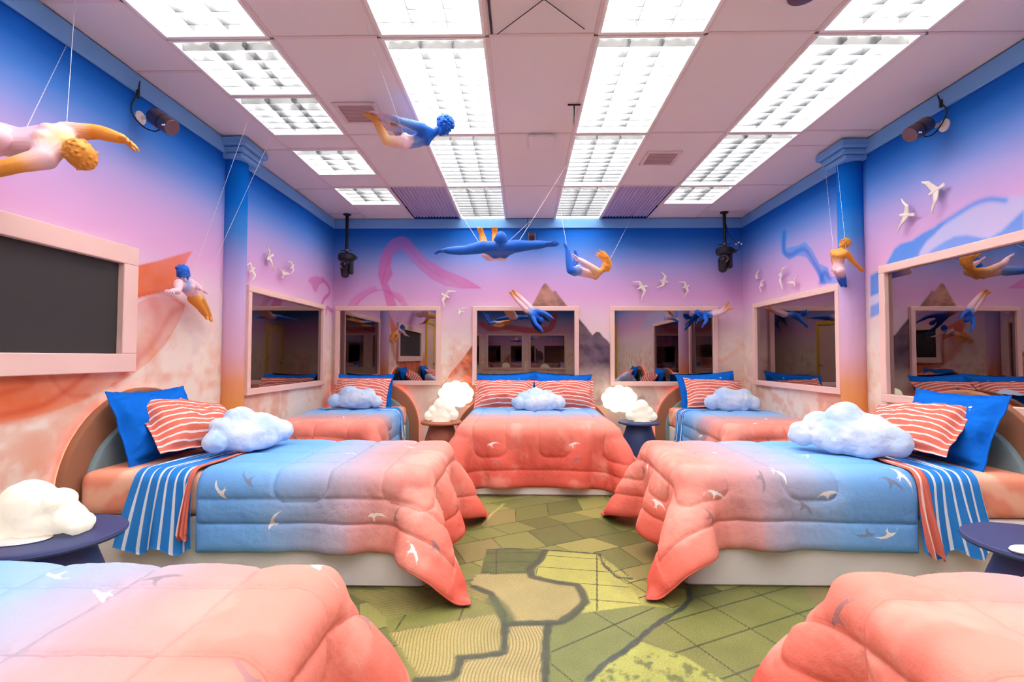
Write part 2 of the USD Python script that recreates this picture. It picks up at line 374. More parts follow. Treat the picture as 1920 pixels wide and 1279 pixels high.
U, Z, Fc = wall_grid(WALL_L, WALL_R, 0.0, CEIL + 0.15, 0.03)
P = np.stack([U, Z], -1); col = sky(U, Z, 12)
col = over(col, 0.8 * smooth01(dist_line(P, curve([(1.1, 2.6), (0.9, 2.15), (0.2, 2.1), (-0.5, 2.2), (-1.0, 2.15), (-1.3, 2.3)], 60)), 0.12, 0.07), (212, 92, 84))
wall = thing('wall_front', 'wall behind the viewpoint with sky mural and red ribbon', kind='structure')
add(wall, 'mural_panel', (np.stack([U, np.full_like(U, WALL_F), Z], -1), Fc[:, [0, 2, 1]]), 'mural_paint', True, col=col)

# --- cornice: flat bands with a small fillet
def band(name, lo, hi, label):
    t = thing(name, label, kind='structure'); add(t, 'moulding', box(lo, hi, 0.006), 'cornice_paint'); return t
CB = CEIL - 0.125
band('trim_1', (WALL_L, WALL_F, CB), (WALL_L + 0.022, WALL_B, CEIL), 'light blue cornice along the left wall')
band('trim_2', (WALL_R - 0.022, WALL_F, CB), (WALL_R, WALL_B, CEIL), 'light blue cornice along the right wall')
band('trim_3', (WALL_L + 0.022, WALL_B - 0.022, CB), (WALL_R - 0.022, WALL_B, CEIL), 'light blue cornice along the back wall')
band('trim_4', (WALL_L + 0.022, WALL_F, CB), (WALL_R - 0.022, WALL_F + 0.022, CEIL), 'light blue cornice on the wall behind')

# --- columns
COLS = [(0.0, (214, 138, 60)), (0.75, (224, 150, 72)), (1.0, (222, 152, 110)), (1.25, (214, 170, 190)), (1.7, (200, 170, 214)), (2.0, (160, 156, 214)), (2.25, (72, 140, 214)), (2.5, (22, 116, 212)), (2.9, (10, 98, 200))]
def column(cx, cy, side, label):
    t = thing('column', label, 'column', (cx, cy, 0))
    zz = np.linspace(0, CEIL - 0.13, 90); v, f = lathe([(0.098, z) for z in zz], 40)
    add(t, 'shaft', (v, f), 'mural_paint', True, col=ramp(v[:, 2], COLS))
    for k, (e, z0, z1) in enumerate(((0.135, CEIL - 0.16, CEIL - 0.115), (0.155, CEIL - 0.115, CEIL - 0.07), (0.185, CEIL - 0.07, CEIL - 0.002))):
        add(t, 'capital_moulding', box((-e, -e, z0), (e, e, z1), 0.012), 'cornice_paint')
column(WALL_L + 0.03, 4.09, 1, 'half-round painted column on the left wall beside the screen')
column(WALL_R - 0.05, 4.20, -1, 'half-round painted column on the right wall carrying an ochre figure')

# --- ceiling: grid of tiles
ceil = thing('ceiling', 'suspended ceiling of pale pink tiles in a metal grid', kind='structure')
def tile(x0, x1, y0, y1): add(ceil, 'tile', box((x0 + 0.008, y0 + 0.008, CEIL + 0.006), (x1 - 0.008, y1 - 0.008, CEIL + 0.022), 0.004), 'ceiling_tile')
def bar(x0, y0, x1, y1):
    w = 0.012
    add(ceil, 'grid_bar', box((min(x0, x1) - (w if x0 == x1 else 0), min(y0, y1) - (w if y0 == y1 else 0), CEIL), (max(x0, x1) + (w if x0 == x1 else 0), max(y0, y1) + (w if y0 == y1 else 0), CEIL + 0.008), 0.0015), 'grid_metal', False)
add(ceil, 'slab', box((WALL_L - 0.1, WALL_F - 0.1, CEIL + 0.2), (WALL_R + 0.1, WALL_B + 0.1, CEIL + 0.25)), 'white_enamel', False)
YS = [2.70 + 1.22 * r for r in range(-5, 4)]                # -3.40 ... 6.36
YL = [WALL_F, -2.2, -0.98, 0.24, 1.46, 2.40, 3.02, 4.20, 5.20, 6.12, WALL_B]
YR = [WALL_F, -2.2, -0.98, 0.24, 1.46, 2.72, 3.90, 4.18, 5.14, 6.05, WALL_B]
def col_tiles(x0, x1, ys, skip=()):
    for k, (a, b) in enumerate(zip(ys[:-1], ys[1:])):
        if k not in skip: tile(x0, x1, a, b)
        if k: bar(x0, a, x1, a)
YS[0] = WALL_F
col_tiles(WALL_L, gx(-3), YL); col_tiles(gx(4), WALL_R, YR)
col_tiles(gx(-2), gx(-1), YS, (7,)); col_tiles(gx(0), gx(1), YS); col_tiles(gx(2), gx(3), YS, (7,))
YA = YS[:6] + [3.31, 3.92, 4.18, 4.79, 5.14, 5.75, WALL_B]
col_tiles(gx(-3), gx(-2), YA, (1, 2, 3, 4, 5, 6, 8, 10)); YA_L = [(YA[k], YA[k + 1]) for k in (1, 2, 3, 4, 5, 6, 8, 10)]
YD = YS[:8] + [5.75, WALL_B]
col_tiles(gx(3), gx(4), YD, (1, 2, 3, 4, 5, 6, 7)); YD_L = [(YD[k], YD[k + 1]) for k in (1, 2, 3, 4, 5, 6, 7)]
col_tiles(gx(-1), gx(0), YS, range(1, 8)); col_tiles(gx(1), gx(2), YS, range(1, 8)); YB_L = list(zip(YS[1:-1], YS[2:]))
for k in range(-3, 5): bar(gx(k), WALL_F, gx(k), WALL_B)

# --- fluorescent troffers with parabolic louvres
def light_fixture(L, ncross, ntube, tubes_only=False):
    """Local: x across 0.61, y along L, z=0 at the ceiling plane."""
    t = thing('ceiling_light', None, 'ceiling light', (0, 0, 0), group=None)
    W2, L2 = 0.286, L / 2 - 0.019; h = 0.105
    add(t, 'housing', join(box((-W2 - 0.004, -L2, 0.0), (-W2, L2, h), 0.001), box((W2, -L2, 0.0), (W2 + 0.004, L2, h), 0.001), box((-W2, -L2 - 0.004, 0.0), (W2, -L2, h), 0.001), box((-W2, L2, 0.0), (W2, L2 + 0.004, h), 0.001)), 'white_enamel', False)
    add(t, 'reflector', box((-W2, -L2, h), (W2, L2, h + 0.004), 0.001), 'white_enamel', False)
    add(t, 'frame', join(box((-W2 - 0.012, -L2 - 0.012, -0.004), (-W2 + 0.006, L2 + 0.012, 0.0), 0.001), box((W2 - 0.006, -L2 - 0.012, -0.004), (W2 + 0.012, L2 + 0.012, 0.0), 0.001),
                         box((-W2 + 0.006, -L2 - 0.012, -0.004), (W2 - 0.006, -L2 + 0.006, 0.0), 0.001), box((-W2 + 0.006, L2 - 0.006, -0.004), (W2 - 0.006, L2 + 0.012, 0.0), 0.001)), 'white_enamel', False)
    lane = 2 * W2 / 3; tl = L2 - 0.045
    def blade(p, q, w):        # a V-shaped fin: wide above, thin below
        p, q = np.array(p, float), np.array(q, float); d = (q - p) / np.linalg.norm(q - p); n = np.array([-d[1], d[0], 0])
        pts = [e + s * n * ww + np.array([0, 0, z]) for e in (p, q) for s in (-1, 1) for ww, z in ((0.0012, 0.004), (w, 0.05))]
        return hull(pts)
    for s in (-0.5, 0.5): add(t, 'long_fin', blade((s * lane, -tl, 0), (s * lane, tl, 0), 0.006), 'louvre_metal', False)
    for k in range(ncross):
        y = -tl + 2 * tl * (k + 0.5) / ncross
        add(t, 'cross_fin', blade((-W2 + 0.002, y, 0), (W2 - 0.002, y, 0), 0.0045), 'louvre_metal', False)
    xs = [(-1 + l) * lane + o for l in range(3) for o in (-0.042, 0.042)] if ntube == 6 else [(-1.5 + l) * 2 * W2 / 4 for l in range(4)]
    for x in xs: add(t, 'tube', sweep([(x, -tl + 0.012, 0.078), (x, tl - 0.012, 0.078)], 0.0135, 6, False), 'tube_light', True)
    for s in (-1, 1):
        for x in xs: add(t, 'lampholder', box((x - 0.017, s * (tl + 0.003) - 0.012, 0.058), (x + 0.017, s * (tl + 0.003) + 0.012, h), 0.004), 'lampholder_plastic', False)
    return t
def place(t, loc, label, group):
    UsdGeom.Xformable(t).GetOrderedXformOps()[0].Set(Gf.Vec3d(*map(float, loc))); tag(t, label, 'ceiling light', group); return t
long6, sq6, sq4 = None, None, None
ORD = ['nearest', 'second', 'third', 'farthest']
def run(xm, cells, name, kinds):
    global long6, sq6, sq4
    seen = [c for c in cells if c[1] > 1.5]
    for y0, y1 in cells:
        ym, L = (y0 + y1) / 2, y1 - y0; vis = y1 > 1.5; k = seen.index((y0, y1)) if vis else None
        if vis: lab, grp = f'louvred fluorescent ceiling light, {["nearest", "second", "third", "fourth", "fifth", "sixth"][k]} from the front in the {name} row', 'louvred ceiling lights'
        else: lab, grp = f'louvred ceiling light, {["first", "second", "third", "fourth"][[c for c in cells[::-1] if c[1] <= 1.5].index((y0, y1))]} behind the viewpoint in the {name} row', 'ceiling lights behind the viewpoint'
        loc = (xm, ym, CEIL)
        if L > 1:
            if long6 is None: long6 = place(light_fixture(1.22, 11, 6), loc, lab, grp)
            else: copy_of(long6, loc, 0, lab, grp)
        elif kinds == 4 and ym < 4:
            if sq4 is None: sq4 = place(light_fixture(0.61, 5, 4), loc, lab, grp)
            else: copy_of(sq4, loc, 0, lab, grp)
        else:
            if sq6 is None: sq6 = place(light_fixture(0.61, 4, 6), loc, lab, grp)
            else: copy_of(sq6, loc, 0, lab, grp)
run(gx(-0.5), YB_L, 'centre left', 6); run(gx(1.5), YB_L, 'centre right', 6)
run(gx(-2.5), YA_L, 'far left', 4); run(gx(3.5), YD_L, 'far right', 6)

# --- floor: vinyl print of farmland seen from the air
def floor_print(P):
    """Colour, furrow weight, furrow phase and hedge distance of the printed fields at floor points P (n,2)."""
    px = lambda pts: np.array([at(x, y, z=0.0)[:2] for x, y in pts])
    rng = np.random.default_rng(11)
    # small holdings: jittered rows of long plots, turned a little
    ca, sa = math.cos(0.5), math.sin(0.5)
    Q = np.stack([P[:, 0] * ca + P[:, 1] * sa, -P[:, 0] * sa + P[:, 1] * ca], -1)
    Q = Q + 0.10 * np.stack([fbm2(P[:, 0] * 1.3, P[:, 1] * 1.3, 2, 1), fbm2(P[:, 0] * 1.3 + 7, P[:, 1] * 1.3, 2, 2)], -1)
    r = np.random.default_rng(5); row_w = r.uniform(0.15, 0.30, 80); row_y = np.cumsum(row_w) - 9.0
    j = np.clip(np.searchsorted(row_y, Q[:, 1]), 1, 79); lo, hi = row_y[j - 1], row_y[j]
    ln = r.uniform(0.22, 0.55, 80)[j]; off = r.uniform(0, 1, 80)[j]; sl = r.uniform(-0.5, 0.5, 80)[j]
    u = (Q[:, 0] + sl * (Q[:, 1] - lo)) / ln + off; i = np.floor(u).astype(int); fu = u - i
    hedge = np.minimum(np.minimum(fu, 1 - fu) * ln, np.minimum(Q[:, 1] - lo, hi - Q[:, 1]))
    key = (i * 131 + j * 7919) % 4096; tone = r.random(4096)[key]; ang = r.random(4096)[key] * math.pi
    far = smooth01(P[:, 1], 2.2, 3.6)
    col = ramp(tone, [(0, (94, 98, 56)), (0.35, (116, 118, 66)), (0.6, (130, 130, 72)), (0.85, (144, 140, 78)), (1, (130, 118, 74))])
    furw = 0.10 * np.ones(len(P)); furp = (P[:, 0] * np.cos(ang) + P[:, 1] * np.sin(ang)) * 2 * math.pi / 0.022
    def area(poly, rgb, fw, direction, hd=None, soft=0.004, vary=0.0):
        nonlocal col, furw, furp, hedge
        p = px(poly); sd = sd_poly(P, p) + 0.012 * (fbm2(P[:, 0] * 16, P[:, 1] * 16, 3, 17) - 0.5); a = smooth01(-sd, -soft, soft)[:, None]
        c = lin(*rgb) * (1 + vary * (fbm2(P[:, 0] * 9, P[:, 1] * 9, 4, 3) - 0.5)[:, None] * 2)
        col = col * (1 - a) + c * a; ins = sd < 0
        furw = np.where(ins, fw, furw)
        if direction is not None: furp = np.where(ins, direction(P) * 2 * math.pi, furp)
        hedge = np.where(ins, np.abs(sd) if hd is None else hd(P), hedge)
    lines = lambda a, w: (lambda Q: (Q[:, 0] * math.cos(a) + Q[:, 1] * math.sin(a)) / w)
    lattice = lambda a, w1, w2: (lambda Q: np.minimum(np.abs(((Q[:, 0] * math.cos(a) + Q[:, 1] * math.sin(a)) / w1 + 0.5) % 1 - 0.5) * w1, np.abs(((-Q[:, 0] * math.sin(a) + Q[:, 1] * math.cos(a)) / w2 + 0.5) % 1 - 0.5) * w2))
    # pale meadows right of the hedge
    area([(1023, 1033), (1123, 1039), (1160, 1085), (1183, 1100), (1205, 1135), (1090, 1150), (1097, 1125), (1083, 1097), (997, 1082), (1013, 1055)], (162, 160, 84), 0.06, lines(0.3, 0.02), lattice(-0.15, 0.34, 0.17), vary=0.25)
    area([(1123, 1039), (1183, 1085), (1290, 1107), (1293, 1123), (1270, 1143), (1205, 1135), (1183, 1100), (1150, 1075)], (150, 146, 78), 0.08, lines(0.6, 0.02), lattice(0.5, 0.26, 0.15), vary=0.25)
    # dark wood
    area([(912, 1032), (962, 1030), (1020, 1034), (1012, 1050), (995, 1066), (985, 1076), (900, 1076)], (92, 100, 58), 0.5, lines(1.45, 0.018), lattice(0.05, 0.4, 0.135), vary=0.5)
    # large green plots lower right
    area([(1090, 1150), (1205, 1135), (1270, 1143), (1227, 1173), (1177, 1217), (1127, 1250), (1103, 1270), (1080, 1300), (1022, 1300), (1023, 1220), (1027, 1173), (1050, 1167)], (116, 122, 70), 0.10, lines(0.9, 0.016), lattice(0.62, 0.42, 0.27), vary=0.18)
    area([(1280, 1140), (1293, 1123), (1500, 1090), (1640, 1300), (1400, 1300), (1330, 1262), (1285, 1232), (1205, 1200), (1227, 1173)], (118, 120, 66), 0.10, lines(0.9, 0.016), lattice(0.45, 0.32, 0.2), vary=0.22)
    scrub = smooth01(fbm2(P[:, 0] * 26, P[:, 1] * 26, 5, 5), 0.53, 0.62)
    area([(1193, 1200), (1285, 1232), (1345, 1270), (1400, 1320), (1090, 1320), (1103, 1270), (1127, 1250), (1177, 1217)], (158, 160, 82), 0.05, lines(0.4, 0.02), lambda Q: np.full(len(Q), 1.0), vary=0.3)
    ins = sd_poly(P, px([(1193, 1200), (1285, 1232), (1345, 1270), (1400, 1320), (1090, 1320), (1103, 1270), (1127, 1250), (1177, 1217)])) < 0
    col = np.where(ins[:, None], col * (1 - 0.75 * scrub[:, None]) + lin(74, 84, 52) * 0.75 * scrub[:, None], col)
    # ploughed straw fields
    st = (168, 156, 104)
    area([(893, 1077), (985, 1076), (1043, 1092), (1083, 1097), (1093, 1113), (1096, 1130), (1073, 1153), (1050, 1166), (968, 1168), (952, 1150), (926, 1115), (880, 1095)], st, 0.75, lambda Q: (Q[:, 0] + 0.25 * np.sin(Q[:, 1] * 5)) / 0.0145, vary=0.2)
    area([(640, 1105), (800, 1105), (880, 1095), (920, 1112), (930, 1135), (880, 1120), (725, 1160), (690, 1130)], (142, 134, 78), 0.7, lambda Q: (Q[:, 1] + 0.2 * Q[:, 0]) / 0.015, vary=0.2)
    area([(722, 1162), (800, 1142), (880, 1121), (930, 1140), (925, 1150), (860, 1163), (728, 1186)], (124, 124, 68), 0.12, lines(1.0, 0.02), lattice(-0.1, 0.26, 0.5), vary=0.2)
    area([(728, 1187), (860, 1163), (932, 1150), (943, 1175), (941, 1222), (905, 1229), (862, 1232), (854, 1262), (843, 1272), (790, 1275)], (166, 154, 96), 0.7, lambda Q: (Q[:, 0] - 0.12 * Q[:, 1] + 0.03 * np.sin(Q[:, 1] * 9)) / 0.0145, vary=0.2)
    area([(951, 1173), (1022, 1173), (1019, 1220), (1018, 1300), (855, 1300), (862, 1262), (870, 1240), (948, 1228)], (168, 154, 102), 0.75, lambda Q: (Q[:, 0] + 0.02 * np.sin(Q[:, 1] * 14)) / 0.0145, vary=0.2)
    # hedgerows and lanes
    dk = lambda pts, w, rgb=(64, 70, 56), a=0.92: None
    def hedge_line(pts, w, rgb=(66, 72, 58), a=0.92):
        nonlocal col, furw, hedge
        d = dist_line(P, px(pts)) + 0.022 * (fbm2(P[:, 0] * 22, P[:, 1] * 22, 4, 23) - 0.5); k = a * smooth01(d, w, w * 0.55)
        shade = 1 + 0.7 * (fbm2(P[:, 0] * 40, P[:, 1] * 40, 3, 2) - 0.5)
        col = col * (1 - k[:, None]) + lin(*rgb) * shade[:, None] * k[:, None]; furw = furw * (1 - k); hedge = np.where(k > 0.3, 1.0, hedge)
    hedge_line([(1022, 1033), (1013, 1050), (993, 1067), (997, 1082), (1043, 1092), (1083, 1097), (1093, 1113), (1097, 1130), (1073, 1153), (1050, 1167), (950, 1170)], 0.030)
    hedge_line([(888, 1100), (920, 1113), (940, 1147), (947, 1173), (945, 1223), (907, 1230), (863, 1233), (857, 1260), (847, 1270), (783, 1277)], 0.026)
    hedge_line([(925, 1125), (940, 1140), (952, 1160)], 0.05, (84, 92, 60), 0.7)
    hedge_line([(1027, 1173), (1023, 1220), (1022, 1290)], 0.022)
    hedge_line([(912, 1031), (962, 1029), (1050, 1033), (1123, 1039), (1133, 1060), (1157, 1083), (1183, 1085)], 0.012)
    hedge_line([(1290, 1104), (1293, 1123), (1280, 1140), (1227, 1173), (1177, 1217), (1127, 1250), (1103, 1275)], 0.018, (58, 68, 66))
    hedge_line([(945, 945), (920, 965), (905, 985)], 0.014, (176, 162, 104), 0.8)
    return col, furw, furp, hedge
mat('farmland_vinyl', {'a': ('attribute', dict(attribute='col')), 'w': ('attribute', dict(attribute='furw')), 'ph': ('attribute', dict(attribute='furp')), 'h': ('attribute', dict(attribute='hedge')),
    'tc': ('texture_coordinate', {}), 'n': ('noise_texture', dict(scale=170.0, detail=2.0, roughness=0.7)), 'nr': ('map_range', dict(from_min=0.25, from_max=0.75, to_min=0.66, to_max=1.32)),
    's': ('math', dict(math_type='sine')), 'sr': ('map_range', dict(from_min=-0.2, from_max=0.9, to_min=0.0, to_max=1.0, clamp=True)), 'fw': ('math', dict(math_type='multiply')),
    'dark': ('mix', dict(mix_type='multiply', fac=1.0, color2=(0.48, 0.44, 0.38))), 'm1': ('mix', dict(mix_type='mix')),
    'hr': ('map_range', dict(from_min=0.0026, from_max=0.0068, to_min=0.85, to_max=0.0, clamp=True)), 'm2': ('mix', dict(mix_type='mix', color2=lin(56, 62, 44))),
    'g': ('mix', dict(mix_type='multiply', fac=1.0)), 'p': ('principled_bsdf', dict(roughness=0.42, specular_ior_level=0.35))},
    [('tc.object', 'n.vector'), ('n.fac', 'nr.value'), ('ph.fac', 's.value1'), ('s.value', 'sr.value'), ('sr.result', 'fw.value1'), ('w.fac', 'fw.value2'),
     ('a.color', 'dark.color1'), ('a.color', 'm1.color1'), ('dark.color', 'm1.color2'), ('fw.value', 'm1.fac'),
     ('m1.color', 'm2.color1'), ('h.fac', 'hr.value'), ('hr.result', 'm2.fac'), ('m2.color', 'g.color1'), ('nr.result', 'g.color2'), ('g.color', 'p.base_color')])
fl = thing('floor', 'vinyl floor printed with green and straw farmland seen from the air', kind='structure')
for x0, x1, y0, y1, st in ((-1.05, 1.65, 1.55, 4.55, 0.0085), (WALL_L, -1.05, WALL_F, WALL_B, 0.05), (1.65, WALL_R, WALL_F, WALL_B, 0.05), (-1.05, 1.65, WALL_F, 1.55, 0.04), (-1.05, 1.65, 4.55, WALL_B, 0.04)):
    U, V, Fc = wall_grid(x0, x1, y0, y1, st)
    c, fw, fp, hd = floor_print(np.stack([U, V], -1))
    add(fl, 'vinyl_sheet', (np.stack([U, V, np.zeros_like(U)], -1), Fc), 'farmland_vinyl', True, col=c, furw=fw, furp=fp, hedge=hd)

# ================================================================== MIRRORS, SCREEN, DOORS
def framed(name, label, cat, C, ax, w, h, fw, glass, group=None, depth=0.045, bw=None):
    """A framed pane on a wall. C = centre on the wall, ax = (along, out) unit vectors."""
    along, out = np.array(ax[0], float), np.array(ax[1], float); up = np.array([0, 0, 1.0]); C = np.array(C, float)
    t = thing(name, label, cat, C, 0, group)
    def bx(a0, a1, z0, z1, d0, d1, b=0.004):
        p = along * a0 + up * z0 + out * d0; q = along * a1 + up * z1 + out * d1; return box(np.minimum(p, q), np.maximum(p, q), b)
    bw = bw or fw
    for a0, a1, z0, z1 in ((-w / 2, w / 2, h / 2 - fw, h / 2), (-w / 2, w / 2, -h / 2, -h / 2 + bw), (-w / 2, -w / 2 + fw, -h / 2 + bw, h / 2 - fw), (w / 2 - fw, w / 2, -h / 2 + bw, h / 2 - fw)):
        add(t, 'frame_rail', bx(a0, a1, z0, z1, 0.001, depth), 'frame_paint')
    add(t, 'glass' if glass == 'dark_mirror' else 'screen', bx(-w / 2 + fw - 0.004, w / 2 - fw + 0.004, -h / 2 + bw - 0.004, h / 2 - fw + 0.004, 0.004, 0.012, 0.0005), glass, False)
    return t
ZM = 1.365
for x, lab in ((-1.735, 'framed dark mirror on the back wall, left of the three'), (0.05, 'framed dark mirror on the back wall behind the centre bed'), (1.82, 'framed dark mirror on the back wall, right of the three')):
    framed('mirror', lab, 'mirror', (x, WALL_B, ZM), ((1, 0, 0), (0, -1, 0)), 1.37, 1.02, 0.057, 'dark_mirror', 'framed mirrors')
framed('mirror', 'framed dark mirror on the left wall near the corner', 'mirror', (WALL_L, 5.165, ZM), ((0, 1, 0), (1, 0, 0)), 1.71, 0.985, 0.057, 'dark_mirror', 'framed mirrors')
framed('mirror', 'framed dark mirror on the right wall between column and corner', 'mirror', (WALL_R, 5.21, ZM + 0.02), ((0, 1, 0), (-1, 0, 0)), 1.63, 0.98, 0.057, 'dark_mirror', 'framed mirrors')
framed('mirror', 'largest framed dark mirror, right wall nearest the viewer', 'mirror', (WALL_R, 3.02, ZM + 0.045), ((0, 1, 0), (-1, 0, 0)), 1.77, 1.06, 0.062, 'dark_mirror', 'framed mirrors')
framed('wall_screen', 'dark wide screen in a broad pink frame on the left wall', 'screen', (WALL_L, 1.905, 1.51), ((0, 1, 0), (1, 0, 0)), 2.28, 0.775, 0.112, 'screen_cloth', depth=0.05)
for x, w_ in ((-1.95, 'leftmost'), (-0.55, 'middle'), (0.85, 'rightmost')): framed('mirror', f'framed dark mirror on the wall behind, {w_} of three seen in the centre back mirror', 'mirror', (x, WALL_F, 1.4), ((1, 0, 0), (0, 1, 0)), 1.22, 1.17, 0.06, 'dark_mirror', 'mirrors behind the viewpoint')
def door(name, label, x, y0, y1, out):
    t = thing(name, label, kind='structure'); s = out
    for a, b, z0, z1 in ((y0, y0 + 0.09, 0, 2.2), (y1 - 0.09, y1, 0, 2.2), (y0 + 0.09, y1 - 0.09, 2.1, 2.2)): add(t, 'jamb', box((x, a, z0), (x + s * 0.05, b, z1), 0.005), 'door_yellow')
    add(t, 'leaf', box((x, y0 + 0.09, 0.005), (x + s * 0.025, y1 - 0.09, 2.1), 0.004), 'frame_paint')
    for z in (0.35, 1.1, 1.85): add(t, 'hinge', box((x + s * 0.02, y1 - 0.12, z), (x + s * 0.045, y1 - 0.085, z + 0.12), 0.004), 'black_metal')
    add(t, 'handle', join(sweep([(x + s * 0.025, y0 + 0.16, 1.02), (x + s * 0.07, y0 + 0.16, 1.02)], 0.012, 10), sweep([(x + s * 0.07, y0 + 0.15, 1.02), (x + s * 0.07, y0 + 0.28, 1.02)], 0.010, 10)), 'black_metal')
door('door_1', 'yellow-framed door on the left wall, seen in the mirrors', WALL_L, -0.97, 0.17, 1)
door('door_2', 'yellow-framed door on the right wall, seen in the mirrors', WALL_R, -3.06, -2.05, -1)
# ================================================================== BEDS AND BEDDING
def drape(Lx, W, H, x0, foot, side, seed=0, h=0.045, rad=0.07, steps=150, iters=6, turn=0.0, shift=0.0):
    """A comforter falling over a bed (head at x=0, foot at x=Lx, y across, top z=H): rest coordinates and draped points."""
    rng = np.random.default_rng(seed)
    ns = int(round((Lx - x0 + foot) / h)) + 1; nt = int(round((W + 2 * side) / h)) + 1
    s = np.linspace(x0, Lx + foot, ns); t = np.linspace(-W / 2 - side, W / 2 + side, nt)
    S, T = np.meshgrid(s, t, indexing='ij'); hs, ht = s[1] - s[0], t[1] - t[0]
    c, n = math.cos(turn), math.sin(turn)
    A, B = (S - x0) * c - T * n + x0, (S - x0) * n + T * c + shift
    ex, ey = np.maximum(A - (Lx - .02), 0), np.maximum(np.abs(B) - (W / 2 - .02), 0)
    k = math.cos(0.9)
    X = np.stack([A - ex * (1 - k), B - np.sign(B) * ey * (1 - k), H + 0 * A - np.hypot(ex, ey) * math.sin(0.9) * .8], -1) + rng.normal(0, .003, A.shape + (3,))
    pin = ((A < Lx - .14) & (np.abs(B) < W / 2 - .10)).ravel()
    X0 = np.stack([A, B, np.full_like(A, H + .005)], -1).reshape(-1, 3)
    w = np.where(pin, 0., 1.); cons = []
    for di, dj, kk in ((1, 0, 1), (0, 1, 1), (1, 1, .6), (1, -1, .6), (2, 0, .3), (0, 2, .3), (4, 0, .12), (0, 4, .12), (3, 3, .08), (3, -3, .08)):
        rest = math.hypot(di * hs, dj * ht)
        I, J = np.meshgrid(np.arange(0, ns - di), np.arange(max(0, -dj), nt - max(0, dj)), indexing='ij')
        for a in range(2):
            m = ((I // di) % 2 == a) if di else ((J // dj) % 2 == a)
            a_, b_ = (I * nt + J)[m], ((I + di) * nt + J + dj)[m]; q = np.maximum(w[a_] + w[b_], 1e-9)
            cons.append((a_, b_, rest, (w[a_] / q * kk)[:, None], (w[b_] / q * kk)[:, None]))
    X = X.reshape(-1, 3); V = np.zeros_like(X); dt = .018
    lo, hi = np.array([-1, -W / 2 + rad, -1]), np.array([Lx - rad, W / 2 - rad, H - rad])
    for _ in range(steps):
        V[:, 2] -= 9.8 * dt * w; V *= .96; old = X.copy(); X = X + V * dt; X[pin] = X0[pin]
        for _ in range(iters):
            for a_, b_, rest, wa, wb in cons:
                d = X[b_] - X[a_]; l = np.sqrt(np.einsum('ij,ij->i', d, d))[:, None]; g = d * (1 - rest / np.maximum(l, 1e-6))
                X[a_] += g * wa; X[b_] -= g * wb
            q = np.clip(X, lo, hi); e = X - q; l = np.sqrt((e * e).sum(1)); ins = l < rad + .006; deep = l < 1e-6
            e[deep] = [0, 0, 1]; l = np.where(deep, 1, l); tgt = q + e / l[:, None] * (rad + .006)
            X[ins] = tgt[ins]; X[:, 2] = np.maximum(X[:, 2], .014)
        V = (X - old) / dt; V[X[:, 2] < .02] *= .3; V[ins] *= .6
    return S, T, X.reshape(ns, nt, 3)

def up(A, k):
    """Cubic upsampling of a grid of values."""
    n, m = A.shape[:2]; i = np.linspace(0, n - 1, (n - 1) * k + 1); j = np.linspace(0, m - 1, (m - 1) * k + 1); I, J = np.meshgrid(i, j, indexing='ij')
    if A.ndim == 2: return map_coordinates(A, [I, J], order=3, mode='nearest')
    return np.stack([map_coordinates(A[..., c], [I, J], order=3, mode='nearest') for c in range(A.shape[2])], -1)

def normals(X):
    n = np.cross(np.gradient(X, axis=0), np.gradient(X, axis=1)); return n / (np.linalg.norm(n, axis=-1, keepdims=True) + 1e-12)

def stitches(S, T, x0, x1, t1):
    """Distance to the quilting seams in rest coordinates: a border seam, lobes that reach in from it, and long channels."""
    P = np.stack([S.ravel(), T.ravel()], -1); d = np.full(len(P), 9.0)
    b = 0.15
    d = np.minimum(d, np.abs(P[:, 0] - (x1 - b)) + 9 * (np.abs(P[:, 1]) > t1 - b + .0)); d = np.minimum(d, np.abs(np.abs(P[:, 1]) - (t1 - b)) + 9 * (P[:, 0] > x1 - b))
    def lobe(c0, c1, end, axis, sgn):     # a U: two long seams joined by a round end
        nonlocal d
        u, v = (P[:, 1], P[:, 0] * sgn) if axis == 0 else (P[:, 0], P[:, 1] * sgn)
        r = 0.075; cu, hw = (c0 + c1) / 2, (c1 - c0) / 2; e = end
        qx = np.abs(u - cu) - (hw - r); qy = v - (e - r)
        sd = np.abs(np.hypot(np.maximum(qx, 0), np.maximum(qy, 0)) + np.minimum(np.maximum(qx, qy), 0) - r)
        d = np.minimum(d, np.where(v > 0, sd, 9.0) if axis else sd)
    pitch = 0.29
    for k in range(-4, 5):
        c = (k + 0.5) * pitch
        if abs(c) < t1 - 0.3 and k % 2 == 0: lobe(c - pitch / 2, c + pitch / 2, x1 - b - 0.11, 0, 1)
    for k in range(12):
        c = x0 + 0.12 + (k + 0.5) * pitch
        if c < x1 - 0.45 and k % 2 == 1:
            for s in (-1, 1): lobe(c - pitch / 2, c + pitch / 2, t1 - b - 0.11, 1, s)
    return d.reshape(S.shape)

SWALLOW = [(0, 0.10), (0.025, 0.05), (0.10, 0.075), (0.30, 0.02), (0.50, -0.16), (0.26, -0.05), (0.09, -0.03), (0.03, -0.10), (0.07, -0.30), (0.0, -0.16), (-0.07, -0.28), (-0.03, -0.10), (-0.10, -0.02), (-0.30, 0.0), (-0.46, -0.20), (-0.22, 0.04), (-0.09, 0.08), (-0.03, 0.06)]
def birds(S, T, spots):
    P = np.stack([S.ravel(), T.ravel()], -1); d = np.full(len(P), 1.0)
    for x, y, a, sz, fx, fy in spots:
        c, n = math.cos(a), math.sin(a); poly = [(x + (p * fx * c - q * fy * n) * sz, y + (p * fx * n + q * fy * c) * sz) for p, q in SWALLOW]
        near = np.hypot(P[:, 0] - x, P[:, 1] - y) < sz
        d[near] = np.minimum(d[near], sd_poly(P[near], poly))
    return d.reshape(S.shape)

